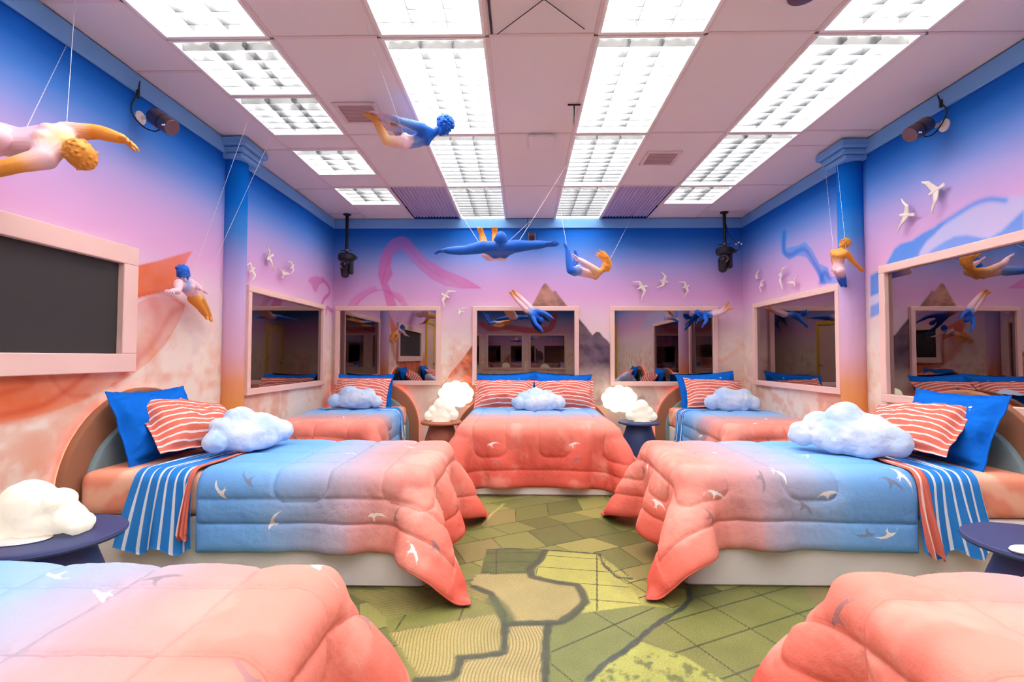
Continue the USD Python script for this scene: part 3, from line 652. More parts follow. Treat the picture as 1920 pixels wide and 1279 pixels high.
COMF = [(0.0, (90, 160, 230)), (0.2, (110, 172, 232)), (0.33, (148, 172, 210)), (0.45, (168, 158, 176)), (0.56, (204, 146, 146)), (0.68, (228, 142, 128)), (0.82, (236, 134, 116)), (0.93, (232, 108, 88)), (1.0, (224, 88, 68))]
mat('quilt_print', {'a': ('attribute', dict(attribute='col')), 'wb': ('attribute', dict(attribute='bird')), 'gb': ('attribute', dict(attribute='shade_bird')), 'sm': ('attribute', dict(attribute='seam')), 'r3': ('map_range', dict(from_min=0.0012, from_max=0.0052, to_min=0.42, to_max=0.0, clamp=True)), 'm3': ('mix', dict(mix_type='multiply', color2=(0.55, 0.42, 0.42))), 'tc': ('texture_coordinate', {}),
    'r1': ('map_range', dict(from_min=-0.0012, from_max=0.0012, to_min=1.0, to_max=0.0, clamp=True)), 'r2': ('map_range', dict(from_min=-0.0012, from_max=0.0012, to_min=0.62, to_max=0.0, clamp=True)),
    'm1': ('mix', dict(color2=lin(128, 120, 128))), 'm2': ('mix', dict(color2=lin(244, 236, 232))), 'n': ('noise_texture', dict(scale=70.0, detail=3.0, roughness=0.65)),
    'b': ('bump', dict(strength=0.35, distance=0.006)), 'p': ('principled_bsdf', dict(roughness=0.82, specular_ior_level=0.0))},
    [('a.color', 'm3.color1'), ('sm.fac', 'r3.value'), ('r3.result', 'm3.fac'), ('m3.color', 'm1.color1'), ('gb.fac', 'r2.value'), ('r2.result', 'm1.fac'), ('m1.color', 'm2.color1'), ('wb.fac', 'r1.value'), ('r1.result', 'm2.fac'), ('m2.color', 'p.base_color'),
     ('tc.object', 'n.vector'), ('n.fac', 'b.height'), ('b.normal', 'p.normal')])
def stripe_mat(name, ground, stripe, attr, freq, width):
    mat(name, {'a': ('attribute', dict(attribute=attr)), 'f': ('math', dict(math_type='fraction')), 'r': ('rgb_ramp', dict(ramp=[(0, lin(*ground)), (1 - width - 0.04, lin(*ground)), (1 - width, lin(*stripe)), (0.96, lin(*stripe)), (1.0, lin(*ground))])),
        'tc': ('texture_coordinate', {}), 'n': ('noise_texture', dict(scale=300.0, detail=1.0)), 'b': ('bump', dict(strength=0.25, distance=0.003)), 'p': ('principled_bsdf', dict(roughness=0.85, specular_ior_level=0.0))},
        [('a.fac', 'f.value1'), ('f.value', 'r.fac'), ('r.color', 'p.base_color'), ('tc.object', 'n.vector'), ('n.fac', 'b.height'), ('b.normal', 'p.normal')])
stripe_mat('stripes_navy', (20, 70, 140), (150, 170, 200), 'band', 1, 0.16)
stripe_mat('stripes_blue', (52, 132, 214), (226, 232, 242), 'band', 1, 0.24)
stripe_mat('stripes_red', (220, 116, 100), (246, 222, 214), 'band', 1, 0.26)

def comforter(name, label, prim_loc, rz, sim, x0, x1, t1, k, cl=None, seed=0, mirror=False, spots=(), gspots=(), tone=0.0, stretch=1.0):
    S, T, X = sim
    t = thing(name, label, 'comforter', prim_loc, rz, 'quilted comforters on the beds')
    Su, Tu, Xu = up(S, k), up(T, k), up(X, k)
    if mirror: Xu = Xu * [1, -1, 1]; Tu = -Tu; Xu, Su, Tu = Xu[:, ::-1], Su[:, ::-1], Tu[:, ::-1]
    if cl: Xu = cl(Xu)
    N = normals(Xu)
    d = stitches(Su, Tu, x0, x1, t1)
    hem = np.minimum.reduce([Su - x0 + 0.004, x1 - Su, t1 - np.abs(Tu)]); hem = np.maximum(hem, 0)
    puff = 0.010 * (1 - np.exp(-d / 0.010)) + 0.012 * (1 - np.exp(-d / 0.07)) + 0.003
    cr = fbm2(Su * 22 + seed, Tu * 22, 4, 3 + seed); gather = np.exp(-d / 0.06) * 0.009 * (fbm2(Su * 46, Tu * 46 + seed, 3, 8) - 0.5)
    folds = 0.010 * (fbm2(Su * 7 + 2 * Tu, Tu * 9 - 2 * Su + seed, 4, 6 + seed) - 0.5)
    edge = np.sqrt(np.clip(hem / 0.05, 0, 1) * (2 - np.clip(hem / 0.05, 0, 1)))
    top = Xu + N * ((puff + gather + folds + 0.006 * (cr - 0.5)) * edge)[..., None]
    if cl: top = cl(top)
    top[..., 2] = np.maximum(top[..., 2], 0.006)
    u = np.clip((Su - x0) / (x1 - x0) * stretch, 0, 1)
    wob = 0.16 * (fbm2(Su * 3.2 + seed, Tu * 2.4, 4, 12 + seed) - 0.5) + 0.05 * (fbm2(Su * 30, Tu * 3, 3, 4) - 0.5)
    out = np.clip((np.abs(Tu) - (t1 - 0.35)) / 0.35, 0, 1)
    col = ramp(np.clip(u + wob + 0.06 * out * (u > .5) + tone, 0, 1).ravel(), COMF)
    blot = smooth01(fbm2(Su * 5 + 9, Tu * 5 + seed, 4, 40 + seed), 0.52, 0.66).ravel() * smooth01(u, .45, .7).ravel()
    col = over(col, 0.45 * blot, (248, 176, 160)); blot2 = smooth01(fbm2(Su * 4 + 2, Tu * 4 + seed, 4, 60 + seed), 0.56, 0.7).ravel() * smooth01(u, .5, .75).ravel()
    col = over(col, 0.40 * blot2, (226, 92, 72))
    col = col * 0.94 + 0.06 * lin(236, 226, 226)
    n, m = Su.shape
    # the top layer, rolled over the hem to meet the lining
    F_ = grid_faces(n, m)
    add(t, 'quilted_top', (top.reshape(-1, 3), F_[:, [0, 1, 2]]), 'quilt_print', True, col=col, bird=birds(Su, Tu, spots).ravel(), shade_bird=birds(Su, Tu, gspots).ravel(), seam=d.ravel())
    Xl = (Xu - N * 0.004)[::2, ::2]; nl, ml = Xl.shape[:2]; Xl[..., 2] = np.maximum(Xl[..., 2], 0.004)
    add(t, 'lining', (Xl.reshape(-1, 3), grid_faces(nl, ml)[:, [0, 2, 1]]), 'stripes_navy', True, band=(Tu[::2, ::2] / 0.07 + 0.05 * np.sin(Su[::2, ::2] * 9)).ravel())
    # corded edge
    ring = np.vstack([Xu[0, :], Xu[1:, -1], Xu[-1, -2::-1], Xu[-2:0:-1, 0]])[::2] + [0, 0, 0.004]; ring[:, 2] = np.maximum(ring[:, 2], 0.008)
    rc = np.vstack([col.reshape(n, m, 3)[0, :], col.reshape(n, m, 3)[1:, -1], col.reshape(n, m, 3)[-1, -2::-1], col.reshape(n, m, 3)[-2:0:-1, 0]])[::2]
    ring, rc = np.vstack([ring, ring[:1]]), np.vstack([rc, rc[:1]])
    v, f = sweep(ring, 0.006, 4, False); add(t, 'piping', (v, f), 'printed_cotton', True, col=np.repeat(rc, 4, 0))
    return t

def rounded_slab(L, W, z0, z1, r, inset=0.0):
    pts = []
    for s in (-1, 1):
        for x in (inset + r, L - inset - r):
            for a in np.linspace(0, 2 * math.pi, 13)[:-1]:
                for z, rr in ((z0, r * .6), (z0 + r * .35, r), (z1 - r * .45, r), (z1 - r * .12, r * .8), (z1, r * .45)):
                    pts.append((x + rr * math.cos(a), s * (W / 2 - inset - r) + rr * math.sin(a), z))
    return hull(pts)

def soft_block(lo, hi, r, step):
    """A block with rounded edges on an even grid."""
    lo, hi = np.array(lo, float), np.array(hi, float); vs, fs, k = [], [], 0
    for ax in range(3):
        a, b = [i for i in range(3) if i != ax]; u = np.linspace(lo[a], hi[a], int((hi[a] - lo[a]) / step) + 2); w = np.linspace(lo[b], hi[b], int((hi[b] - lo[b]) / step) + 2)
        A, B = np.meshgrid(u, w, indexing='ij')
        for side in (0, 1):
            V = np.zeros((A.size, 3)); V[:, a], V[:, b], V[:, ax] = A.ravel(), B.ravel(), (lo, hi)[side][ax]
            F = grid_faces(len(u), len(w)); F = F if (side == 1) ^ (ax == 1) else F[:, [0, 2, 1]]
            vs.append(V); fs.append(F + k); k += len(V)
    v = np.vstack(vs); q = np.clip(v, lo + r, hi - r); e = v - q; l = np.linalg.norm(e, axis=1, keepdims=True); v = q + e / np.maximum(l, 1e-9) * r * (l > 0)
    t = trimesh.Trimesh(v, np.vstack(fs), process=False); t.merge_vertices(digits_vertex=6); return np.array(t.vertices), np.array(t.faces)

def arch_board(w, z0, top, d, inner=0.0, n=28):
    """An upright arch in the local yz plane, x from 0 to d, softly rounded rim."""
    a = np.linspace(0, math.pi, n); h = top - z0
    def ring(k): return np.vstack([[(w - k, 0.0)], np.stack([(w - k) * np.cos(a), z0 + (h - k) * np.sin(a)], -1), [(-(w - k), 0.0)]])
    rows = [(0.0, 0.012), (0.012, 0.0), (d - 0.014, 0.0), (d - 0.004, 0.006), (d, 0.018)]
    V = np.stack([np.column_stack([np.full(n + 2, x), ring(k)]) for x, k in rows]); m = n + 2
    F_ = grid_faces(len(rows), m); v = V.reshape(-1, 3); k = len(v)
    v = np.vstack([v, [(0, 0, z0)], [(d, 0, z0)]]); i = np.arange(m - 1); e = (len(rows) - 1) * m
    f = np.vstack([F_, np.stack([i, i + 1, np.full(m - 1, k)], -1), np.stack([e + i + 1, e + i, np.full(m - 1, k + 1)], -1), [[0, k, m - 1]], [[e, e + m - 1, k + 1]]])
    return v, f

def bed(label, loc, rz, L, W, board_w=0.56, board_top=1.02, board_z=0.46, base_L=None, board_off=-0.02, board_y=0.0):
    t = thing('bed', label, 'bed', loc, rz, 'beds with arched headboards')
    add(t, 'base', rounded_slab(base_L or L, W - 0.02, 0.0, 0.36, 0.035), 'base_paint', 30)
    v, f = soft_block((0.0, -W / 2, 0.362), (L - 0.01, W / 2, 0.595), 0.055, 0.035)
    arc = smooth01(np.abs(np.hypot(v[:, 0] - 0.32, v[:, 2] - 0.30) - 0.16), 0.05, 0.04) + smooth01(np.hypot(v[:, 0] - 0.1, v[:, 2] - 0.62), 0.13, 0.12)
    col = over(np.tile(lin(244, 190, 164), (len(v), 1)), 0.7 * np.clip(arc, 0, 1), (234, 140, 112))
    add(t, 'mattress', (v, f), 'printed_cotton', True, col=col, label='mattress in a peach fitted sheet')
    hb = sub(t, 'headboard')
    add(hb, 'outer_arch', move(arch_board(board_w, board_z, board_top, 0.055), (board_off - 0.045, board_y, 0)), 'headboard_tan', 40, label='tan fabric outer arch')
    add(hb, 'inner_arch', move(arch_board(board_w * 0.78, board_z, board_z + (board_top - board_z) * 0.70, 0.045), (board_off, board_y, 0)), 'headboard_blue', 40, label='grey blue fabric inner arch')
    a = np.linspace(-0.02, math.pi + 0.02, 15); w = board_w - 0.03
    pts = np.vstack([[(w, 0.08)], np.stack([w * np.cos(a), board_z + (board_top - board_z - 0.03) * np.sin(a)], -1), [(-w, 0.08)]])
    add(t, 'light_strip', sweep(np.column_stack([np.full(len(pts), board_off - 0.056), pts + [board_y, 0]]), 0.012, 4, False), 'led_red', True, label='glowing red light strip behind the headboard')
    return t

# --- pillows
def pillow(w, h, th, flange=0.0, seed=0, n=46, crease=0.02, sag=0.0):
    """A stuffed pillow lying in xy, two-sided; returns vertices, triangles and the flat coordinates."""
    a = np.linspace(-1, 1, n); A, B = np.meshgrid(a, a, indexing='ij')
    pin = 1 - 0.06 * (1 - np.abs(B) ** 2) * np.abs(A) ** 3, 1 - 0.09 * (1 - np.abs(A) ** 2) * np.abs(B) ** 3
    fw, fh = 1 - flange / (w / 2), 1 - flange / (h / 2)
    u, v = np.clip(np.abs(A) / fw, 0, 1), np.clip(np.abs(B) / fh, 0, 1)
    T = th / 2 * ((1 - u ** 2.6) * (1 - v ** 2.6)) ** 0.55
    wr = fbm2(A * 2.3 + seed, B * 2.3, 4, seed) - 0.5; r2 = fbm2(A * 7 + seed, B * 4, 3, seed + 5) - 0.5
    X = A * w / 2 * pin[0] + 0.02 * wr * (np.abs(A) > .8); Y = B * h / 2 * pin[1] + 0.015 * r2 * (np.abs(B) > .8)
    lift = flange and 0.03 * (fbm2(A * 3 + 4, B * 3, 2, seed + 2) - 0.5) * (np.maximum(np.abs(A), np.abs(B)) > 0.8)
    wob = crease * wr * 2 + 0.4 * crease * r2 + lift
    Z1, Z0 = T * (1 + 0.5 * wr) + wob * (T > 0) + 0.002, -T * 0.9 + wob * 0.6 * (T > 0) - 0.002
    droop = -sag * (A ** 2) ; Z1 = Z1 + droop + lift; Z0 = Z0 + droop + lift
    v = np.vstack([np.stack([X, Y, Z1], -1).reshape(-1, 3), np.stack([X, Y, Z0], -1).reshape(-1, 3)])
    F1 = grid_faces(n, n); F0 = F1[:, [0, 2, 1]] + n * n
    i = np.arange(n - 1); rim = []
    for e in (np.arange(n) * n, (np.arange(n) * n + n - 1)[::-1], np.arange(n)[::-1], (n - 1) * n + np.arange(n)):
        p, q = e[:-1], e[1:]; rim += [np.stack([p, q, q + n * n], -1), np.stack([p, q + n * n, p + n * n], -1)]
    return v, np.vstack([F1, F0] + rim), np.tile(np.stack([A, B], -1).reshape(-1, 2), (2, 1))

def orient(v, tilt, yaw, loc, roll=0.0):
    """Pillow local: width x, height y, front z -> tilt about x (0 = lying, 90 = standing, front towards -y), then yaw about z."""
    cr, sr = math.cos(roll), math.sin(roll); v = np.stack([v[:, 0] * cr - v[:, 1] * sr, v[:, 0] * sr + v[:, 1] * cr, v[:, 2]], -1)
    c, s = math.cos(tilt), math.sin(tilt); v = np.stack([v[:, 0], v[:, 1] * c - v[:, 2] * s, v[:, 1] * s + v[:, 2] * c], -1)
    c, s = math.cos(yaw), math.sin(yaw); return np.stack([v[:, 0] * c - v[:, 1] * s, v[:, 0] * s + v[:, 1] * c, v[:, 2]], -1)

def blue_pillow(label, loc, tilt, yaw, w=0.66, h=0.46, roll=0.0, seed=0, th=0.17):
    t = thing('blue_pillow', label, 'pillow', loc, 0, 'plain blue pillows on the beds')
    v, f, uv = pillow(w, h, th, 0.035, seed)
    col = np.tile(lin(24, 106, 208), (len(v), 1)) * (0.94 + 0.12 * fbm2(uv[:, 0] * 3, uv[:, 1] * 3, 3, seed))[:, None]
    sd = birds(uv[:, 0] * w / 2, uv[:, 1] * h / 2, [(-0.05, -0.12, 0.6, 0.09, 1, 1), (0.16, 0.12, 2.4, 0.08, 1, 1)])
    add(t, 'cover', (orient(v, tilt, yaw, loc, roll), f), 'quilt_print', True, col=col, bird=sd, shade_bird=np.ones(len(v)), seam=np.ones(len(v)))
    return t
def striped_pillow(label, loc, tilt, yaw, w=0.64, h=0.46, roll=0.0, seed=0, th=0.2, flange=0.03, sag=0.02):
    t = thing('striped_pillow', label, 'pillow', loc, 0, 'red and white striped pillows on the beds')
    v, f, uv = pillow(w, h, th, flange, seed, crease=0.03, sag=sag)
    add(t, 'cover', (orient(v, tilt, yaw, loc, roll), f), 'stripes_red', True, band=uv[:, 1] * h / 2 / 0.043 + 0.22 * (fbm2(uv[:, 0] * 2 + seed, uv[:, 1], 3, seed) - 0.5) * 2 + 0.10 * np.sin(uv[:, 0] * 3 + seed))
    return t

mat('cloud_plush', {'tc': ('texture_coordinate', {}), 'n': ('noise_texture', dict(scale=5.0, detail=3.0)), 'r': ('rgb_ramp', dict(ramp=[(0.35, lin(166, 196, 232)), (0.62, lin(214, 224, 240))])),
    'n2': ('noise_texture', dict(scale=90.0, detail=2.0)), 'b': ('bump', dict(strength=0.3, distance=0.006)), 'p': ('principled_bsdf', dict(roughness=0.9, specular_ior_level=0.0))},
    [('tc.object', 'n.vector'), ('n.fac', 'r.fac'), ('r.color', 'p.base_color'), ('tc.object', 'n2.vector'), ('n2.fac', 'b.height'), ('b.normal', 'p.normal')])
def cloud_cushion(label, loc, yaw, lobes, tilt=0.35, seed=0, scale=1.0):
    t = thing('cloud_cushion', label, 'cushion', loc, 0, 'pale blue cloud cushions on the beds')
    core = [ball((0.02 * scale, -0.015 * scale, 0), (0.25 * scale, 0.12 * scale, 0.085 * scale), 24)]
    m = union(core + [ball((x * scale, y * scale, 0.012 * scale * math.sin(9 * x + seed)), (r * scale, r * scale, max(0.06, r * 0.68) * scale), 20) for x, y, r in lobes])
    v, f = melt(m, 0.013, 60); nn = meshkit.fbm(v * 8 + seed, 4, seed)[:, None] - 0.5 - 0.55 * np.abs(meshkit.fbm(v * 13 + seed, 3, seed + 2) - 0.5)[:, None] * -2 * 0.6
    t_ = trimesh.Trimesh(v, f, process=False); v = v + t_.vertex_normals * nn * 0.042
    add(t, 'body', (orient(v, math.pi / 2 - tilt, yaw, loc), f), 'cloud_plush', True)
    return t
CLOUD_A = [(-0.22, -0.04, 0.075), (-0.14, 0.03, 0.085), (-0.02, 0.065, 0.11), (0.10, 0.03, 0.095), (0.21, -0.03, 0.08), (-0.05, -0.06, 0.08), (0.08, -0.06, 0.08)]
CLOUD_B = [(-0.22, -0.04, 0.08), (-0.08, 0.04, 0.105), (0.05, 0.0, 0.085), (0.14, 0.045, 0.09), (0.24, -0.04, 0.075), (0.0, -0.06, 0.08), (0.12, -0.06, 0.08)]

def turned_sheet(label, loc, rz, W, H, xa, xb, za, zb, seed=0, stripes='stripes_blue', group='striped top sheets', lean=0.0, name='top_sheet'):
    """A striped sheet across the bed by the pillows, hanging down both long sides to za (y<0) and zb (y>0)."""
    t = thing(name, label, 'sheet', loc, rz, group)
    n, m = 26, 120; s = np.linspace(xa, xb, n); h = H + 0.016; r = 0.075; w2 = W / 2 + 0.014
    def section(k, za, zb):
        da, db = h - za, h - zb; L1 = w2 - r; q = r * math.pi / 2; tot = np.linspace(-(L1 + q + da - r), L1 + q + db - r, m); o = []
        for x in tot:
            g, a = np.sign(x), abs(x)
            if a < L1: o.append((x, h))
            elif a < L1 + q: th = (a - L1) / r; o.append((g * (L1 + r * math.sin(th)), h - r + r * math.cos(th)))
            else: o.append((g * (w2 + 0.10 * (a - L1 - q)), h - r - (a - L1 - q)))
        return np.array(o), tot
    X = np.zeros((n, m, 3)); Bd = np.zeros((n, m))
    for i, x in enumerate(s):
        e = 0.02 * math.sin(i * 0.5 + seed); o, tot = section(i, za + e, zb - e); X[i, :, 1:] = o
        hang = np.clip((h - 0.05 - o[:, 1]) / 0.35, 0, 1)
        X[i, :, 0] = x + lean * hang * (xb - x) / (xb - xa) + 0.02 * np.sin(tot * 5 + seed)
        X[i, :, 1] += np.sign(o[:, 0]) * hang * (0.014 * math.sin(i * 0.45 + seed) + 0.006 * math.sin(i * 1.1))
        X[i, :, 2] += 0.004 * np.sin(i * 1.1 + tot * 6)
        Bd[i] = (x - xa) / 0.048 + 0.25 * (fbm2(np.full(m, i * 0.35 + seed), tot * 2.2, 3, 3 + seed) - 0.5) * 2
    N = normals(X); v = np.vstack([(X + N * 0.003).reshape(-1, 3), (X - N * 0.003).reshape(-1, 3)])
    F1 = grid_faces(n, m); rim = []
    for e in (np.arange(n) * m, (np.arange(n) * m + m - 1)[::-1], np.arange(m)[::-1], (n - 1) * m + np.arange(m)):
        p, q = e[:-1], e[1:]; k = n * m; rim += [np.stack([p, q, q + k], -1), np.stack([p, q + k, p + k], -1)]
    add(t, 'cloth', (v, np.vstack([F1, F1[:, [0, 2, 1]] + n * m] + rim)), stripes, True, band=np.tile(Bd.ravel(), 2))
    return t

TL, TW, TH = 1.88, 0.97, 0.595
SIM_A = drape(TL, TW, TH, 0.66, 0.45, 0.37, seed=1, turn=0.01)
SIM_B = drape(TL, TW, TH, 0.66, 0.45, 0.37, seed=5, turn=-0.015, shift=-0.01)
SIM_C = drape(1.90, 1.46, TH, 0.50, 0.47, 0.42, seed=3, rad=0.08)
X1, T1 = TL + 0.45, TW / 2 + 0.37
B_ = lambda *q: [(x, y, a, 0.16, 1, k) for x, y, a, k in q]
W_ML = B_((0.80, -0.55, 2.4, 1), (1.07, -0.70, 1.2, 1), (1.62, -0.66, 0.2, 1), (1.95, -0.76, -0.6, .8), (2.1, -0.3, 1.6, 1), (1.3, -0.05, .4, .7), (1.65, 0.2, 2.8, .7), (2.12, 0.25, 1.9, 1))
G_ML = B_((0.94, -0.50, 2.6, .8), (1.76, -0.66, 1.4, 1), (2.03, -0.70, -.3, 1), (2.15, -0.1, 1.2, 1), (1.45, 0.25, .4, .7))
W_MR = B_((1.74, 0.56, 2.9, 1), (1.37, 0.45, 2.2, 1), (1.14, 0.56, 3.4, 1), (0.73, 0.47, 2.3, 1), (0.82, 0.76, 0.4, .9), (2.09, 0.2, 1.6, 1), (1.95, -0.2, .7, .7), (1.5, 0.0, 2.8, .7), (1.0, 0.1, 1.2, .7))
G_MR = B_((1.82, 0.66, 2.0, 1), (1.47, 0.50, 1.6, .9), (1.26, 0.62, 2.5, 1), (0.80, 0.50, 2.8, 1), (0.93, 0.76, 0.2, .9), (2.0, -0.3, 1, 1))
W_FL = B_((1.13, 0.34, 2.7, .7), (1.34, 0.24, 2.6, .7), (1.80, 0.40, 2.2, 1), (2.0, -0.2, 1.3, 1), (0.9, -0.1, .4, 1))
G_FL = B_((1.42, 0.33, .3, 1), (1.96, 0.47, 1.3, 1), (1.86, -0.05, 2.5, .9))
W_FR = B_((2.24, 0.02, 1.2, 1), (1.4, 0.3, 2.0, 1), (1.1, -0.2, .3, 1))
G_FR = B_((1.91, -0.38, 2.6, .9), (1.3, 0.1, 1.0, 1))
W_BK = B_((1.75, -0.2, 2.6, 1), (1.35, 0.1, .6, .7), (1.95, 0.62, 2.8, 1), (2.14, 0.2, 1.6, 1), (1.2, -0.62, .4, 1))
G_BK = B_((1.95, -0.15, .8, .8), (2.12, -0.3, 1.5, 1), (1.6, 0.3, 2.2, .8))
LOCS = dict(midL=((-2.385, 3.10, 0), 0.0), midR=((2.755, 3.16, 0), 180.0), frL=((-2.40, 0.985, 0), 0.0), frR=((2.76, 0.98, 0), 180.0), bkL=((-1.945, 6.235, 0), -86.0), bkR=((2.33, 6.275, 0), -90.0), mid=((0.15, 6.275, 0), -90.0))
bed('bed with tan arch headboard against the left wall under the screen', *LOCS['midL'], TL, TW)
bed('bed with tan arch headboard against the right wall under the largest mirror', *LOCS['midR'], TL, TW)
bed('bed at the lower left edge of the picture, nearest the viewer', *LOCS['frL'], 1.84, TW)
bed('bed at the lower right edge of the picture, nearest the viewer', *LOCS['frR'], 1.86, TW)
bed('single bed in the back left corner of the room', *LOCS['bkL'], TL, TW, board_w=0.53, board_top=0.90, board_z=0.34, board_y=0.10)
bed('single bed in the back right corner of the room', *LOCS['bkR'], TL, TW, board_w=0.53, board_top=0.90, board_z=0.34, board_y=-0.10)
bed('wide double bed at the centre of the back wall', *LOCS['mid'], 1.90, 1.46, board_w=1.0, board_top=0.86, board_z=0.20)
comforter('comforter', 'blue to coral comforter on the bed under the wall screen, corner on the floor', *LOCS['midL'], SIM_A, 0.66, X1, T1, 6, spots=W_ML, gspots=G_ML, seed=1)
comforter('comforter', 'blue to coral comforter on the bed under the largest mirror', *LOCS['midR'], SIM_B, 0.66, X1, T1, 6, spots=W_MR, gspots=G_MR, seed=2)
comforter('comforter', 'lavender to coral comforter filling the lower left of the picture', *LOCS['frL'], SIM_B, 0.66, X1, T1, 6, spots=W_FL, gspots=G_FL, seed=3, mirror=True, tone=0.04)
comforter('comforter', 'coral comforter filling the lower right of the picture', *LOCS['frR'], SIM_A, 0.66, X1, T1, 6, spots=W_FR, gspots=G_FR, seed=4, mirror=True, tone=0.10)
def keep_left(X):      # the corner bed's comforter is tucked along the wall
    c, s = math.cos(math.radians(-86)), math.sin(math.radians(-86)); loc = LOCS['bkL'][0]; wx = loc[0] + X[..., 0] * c - X[..., 1] * s
    p = np.minimum(wx - (WALL_L + 0.03 + 0.13 * smooth01(X[..., 0], 1.70, 1.92)), 0); X = X.copy(); X[..., 0] -= p * c; X[..., 1] -= p * -s; return X
def keep_right(X):
    X = X.copy(); X[..., 1] = np.minimum(X[..., 1], WALL_R - 0.03 - LOCS['bkR'][0][0] - 0.14 * smooth01(X[..., 0], 1.66, 1.9)); return X
comforter('comforter', 'comforter on the corner bed at the back left', *LOCS['bkL'], SIM_B, 0.66, X1, T1, 4, cl=keep_left, spots=W_BK, gspots=G_BK, seed=5, tone=0.12)
comforter('comforter', 'comforter on the corner bed at the back right', *LOCS['bkR'], SIM_A, 0.66, X1, T1, 4, cl=keep_right, spots=W_BK, gspots=G_BK, seed=6, mirror=True, tone=0.12)
comforter('comforter', 'wide coral comforter on the double bed', *LOCS['mid'], SIM_C, 0.50, 2.37, 1.15, 5, seed=7, spots=[(2.0, -0.42, 1.9, 0.15, 1, 1), (2.0, 0.30, 1.9, 0.15, 1, 1), (2.12, 0.86, 1.2, 0.15, 1, 1), (1.5, 0.9, 1.4, .14, 1, 1)], gspots=[(2.15, -0.38, 1.2, 0.14, 1, 1), (2.13, 0.33, 1.9, 0.14, 1, 1), (1.3, 0.1, 2.1, 0.12, 1, 1)], tone=0.12)
turned_sheet('blue striped sheet hanging beside the pillows of the bed under the screen', *LOCS['midL'], TW, TH, 0.34, 0.652, 0.20, 0.25, 1, lean=-0.09)
turned_sheet('blue striped sheet hanging beside the pillows of the bed under the largest mirror', *LOCS['midR'], TW, TH, 0.34, 0.652, 0.25, 0.20, 4, lean=-0.09)
turned_sheet('red striped sheet edge under the comforter below the wall screen', *LOCS['midL'], TW + 0.03, TH + 0.012, 0.635, 0.657, 0.27, 0.3, 2, 'stripes_red', 'red striped sheet edges', -0.03, 'sheet_edge')
turned_sheet('red striped sheet edge under the comforter below the largest mirror', *LOCS['midR'], TW + 0.03, TH + 0.012, 0.60, 0.657, 0.3, 0.2, 5, 'stripes_red', 'red striped sheet edges', -0.03, 'sheet_edge')
turned_sheet('blue striped sheet by the pillow of the back left corner bed', *LOCS['bkL'], TW, TH, 0.40, 0.652, 0.42, 0.28, 3)
turned_sheet('blue striped sheet by the pillow of the back right corner bed', *LOCS['bkR'], TW - 0.02, TH, 0.36, 0.652, 0.24, 0.5, 6)
turned_sheet('blue sheet edge across the double bed below its pillows', *LOCS['mid'], 1.46, TH, 0.36, 0.495, 0.40, 0.46, 7)
turned_sheet('blue striped sheet on the bed at the lower left edge', *LOCS['frL'], TW, TH, 0.34, 0.652, 0.25, 0.25, 8)
turned_sheet('blue striped sheet on the bed at the lower right edge', *LOCS['frR'], TW, TH, 0.34, 0.652, 0.25, 0.25, 9)
R90 = math.pi / 2
# yaw: +90 deg turns the pillow's front from -y to +x
blue_pillow('plain blue pillow leaning on the headboard under the wall screen', (-2.27, 3.06, 0.80), 1.22, R90, seed=1)
striped_pillow('red striped pillow leaning forward on the bed under the wall screen', (-2.09, 3.13, 0.79), 0.72, R90 - 0.15, seed=2, roll=-0.2)
blue_pillow('plain blue pillow leaning on the headboard under the largest mirror', (2.62, 3.10, 0.80), 1.20, -R90, seed=3)
striped_pillow('red striped pillow leaning forward on the bed under the largest mirror', (2.43, 3.17, 0.79), 0.68, -R90 + 0.12, seed=4, roll=0.2)
blue_pillow('plain blue pillow behind the striped one in the back left corner', (-1.96, 6.13, 0.79), 1.15, 0.07, w=0.70, seed=5)
striped_pillow('red striped pillow on the corner bed at the back left', (-1.96, 5.98, 0.79), 0.85, 0.05, w=0.68, seed=6)
blue_pillow('plain blue pillow behind the striped one in the back right corner', (2.30, 6.13, 0.82), 1.15, -0.06, w=0.72, seed=7, roll=0.08)
striped_pillow('red striped pillow on the corner bed at the back right', (2.33, 5.98, 0.79), 0.85, -0.04, w=0.70, seed=8, roll=-0.08)
blue_pillow('plain blue pillow behind, left half of the double bed', (-0.19, 6.15, 0.80), 1.2, 0.04, w=0.74, seed=9, roll=0.04)
blue_pillow('plain blue pillow behind, right half of the double bed', (0.50, 6.15, 0.80), 1.2, -0.04, w=0.74, seed=10, roll=-0.04)
striped_pillow('red striped pillow on the left half of the double bed', (-0.21, 6.0, 0.77), 0.85, 0.03, w=0.74, seed=11, th=0.22)
striped_pillow('red striped pillow on the right half of the double bed', (0.52, 6.0, 0.77), 0.85, -0.03, w=0.74, seed=12, th=0.22)
blue_pillow('plain blue pillow on the bed at the lower left edge', (-2.28, 0.95, 0.80), 1.2, R90, seed=13)
striped_pillow('red striped pillow on the bed at the lower left edge', (-2.10, 1.0, 0.79), 0.75, R90 - 0.1, seed=14)
blue_pillow('plain blue pillow on the bed at the lower right edge', (2.62, 0.95, 0.80), 1.2, -R90, seed=15)
striped_pillow('red striped pillow on the bed at the lower right edge', (2.44, 0.98, 0.79), 0.75, -R90 + 0.1, seed=16)
cloud_cushion('cloud cushion on the bed under the wall screen', (-1.74, 3.12, 0.745), 1.05, CLOUD_A, 0.75, 1)
cloud_cushion('cloud cushion on the bed under the largest mirror', (2.02, 3.10, 0.76), -0.75, CLOUD_A, 0.55, 2, 1.1)
cloud_cushion('cloud cushion on the corner bed at the back left', (-1.93, 5.68, 0.745), 0.1, CLOUD_B, 0.5, 3)
cloud_cushion('cloud cushion on the corner bed at the back right', (2.38, 5.66, 0.745), -0.08, CLOUD_B, 0.35, 4)
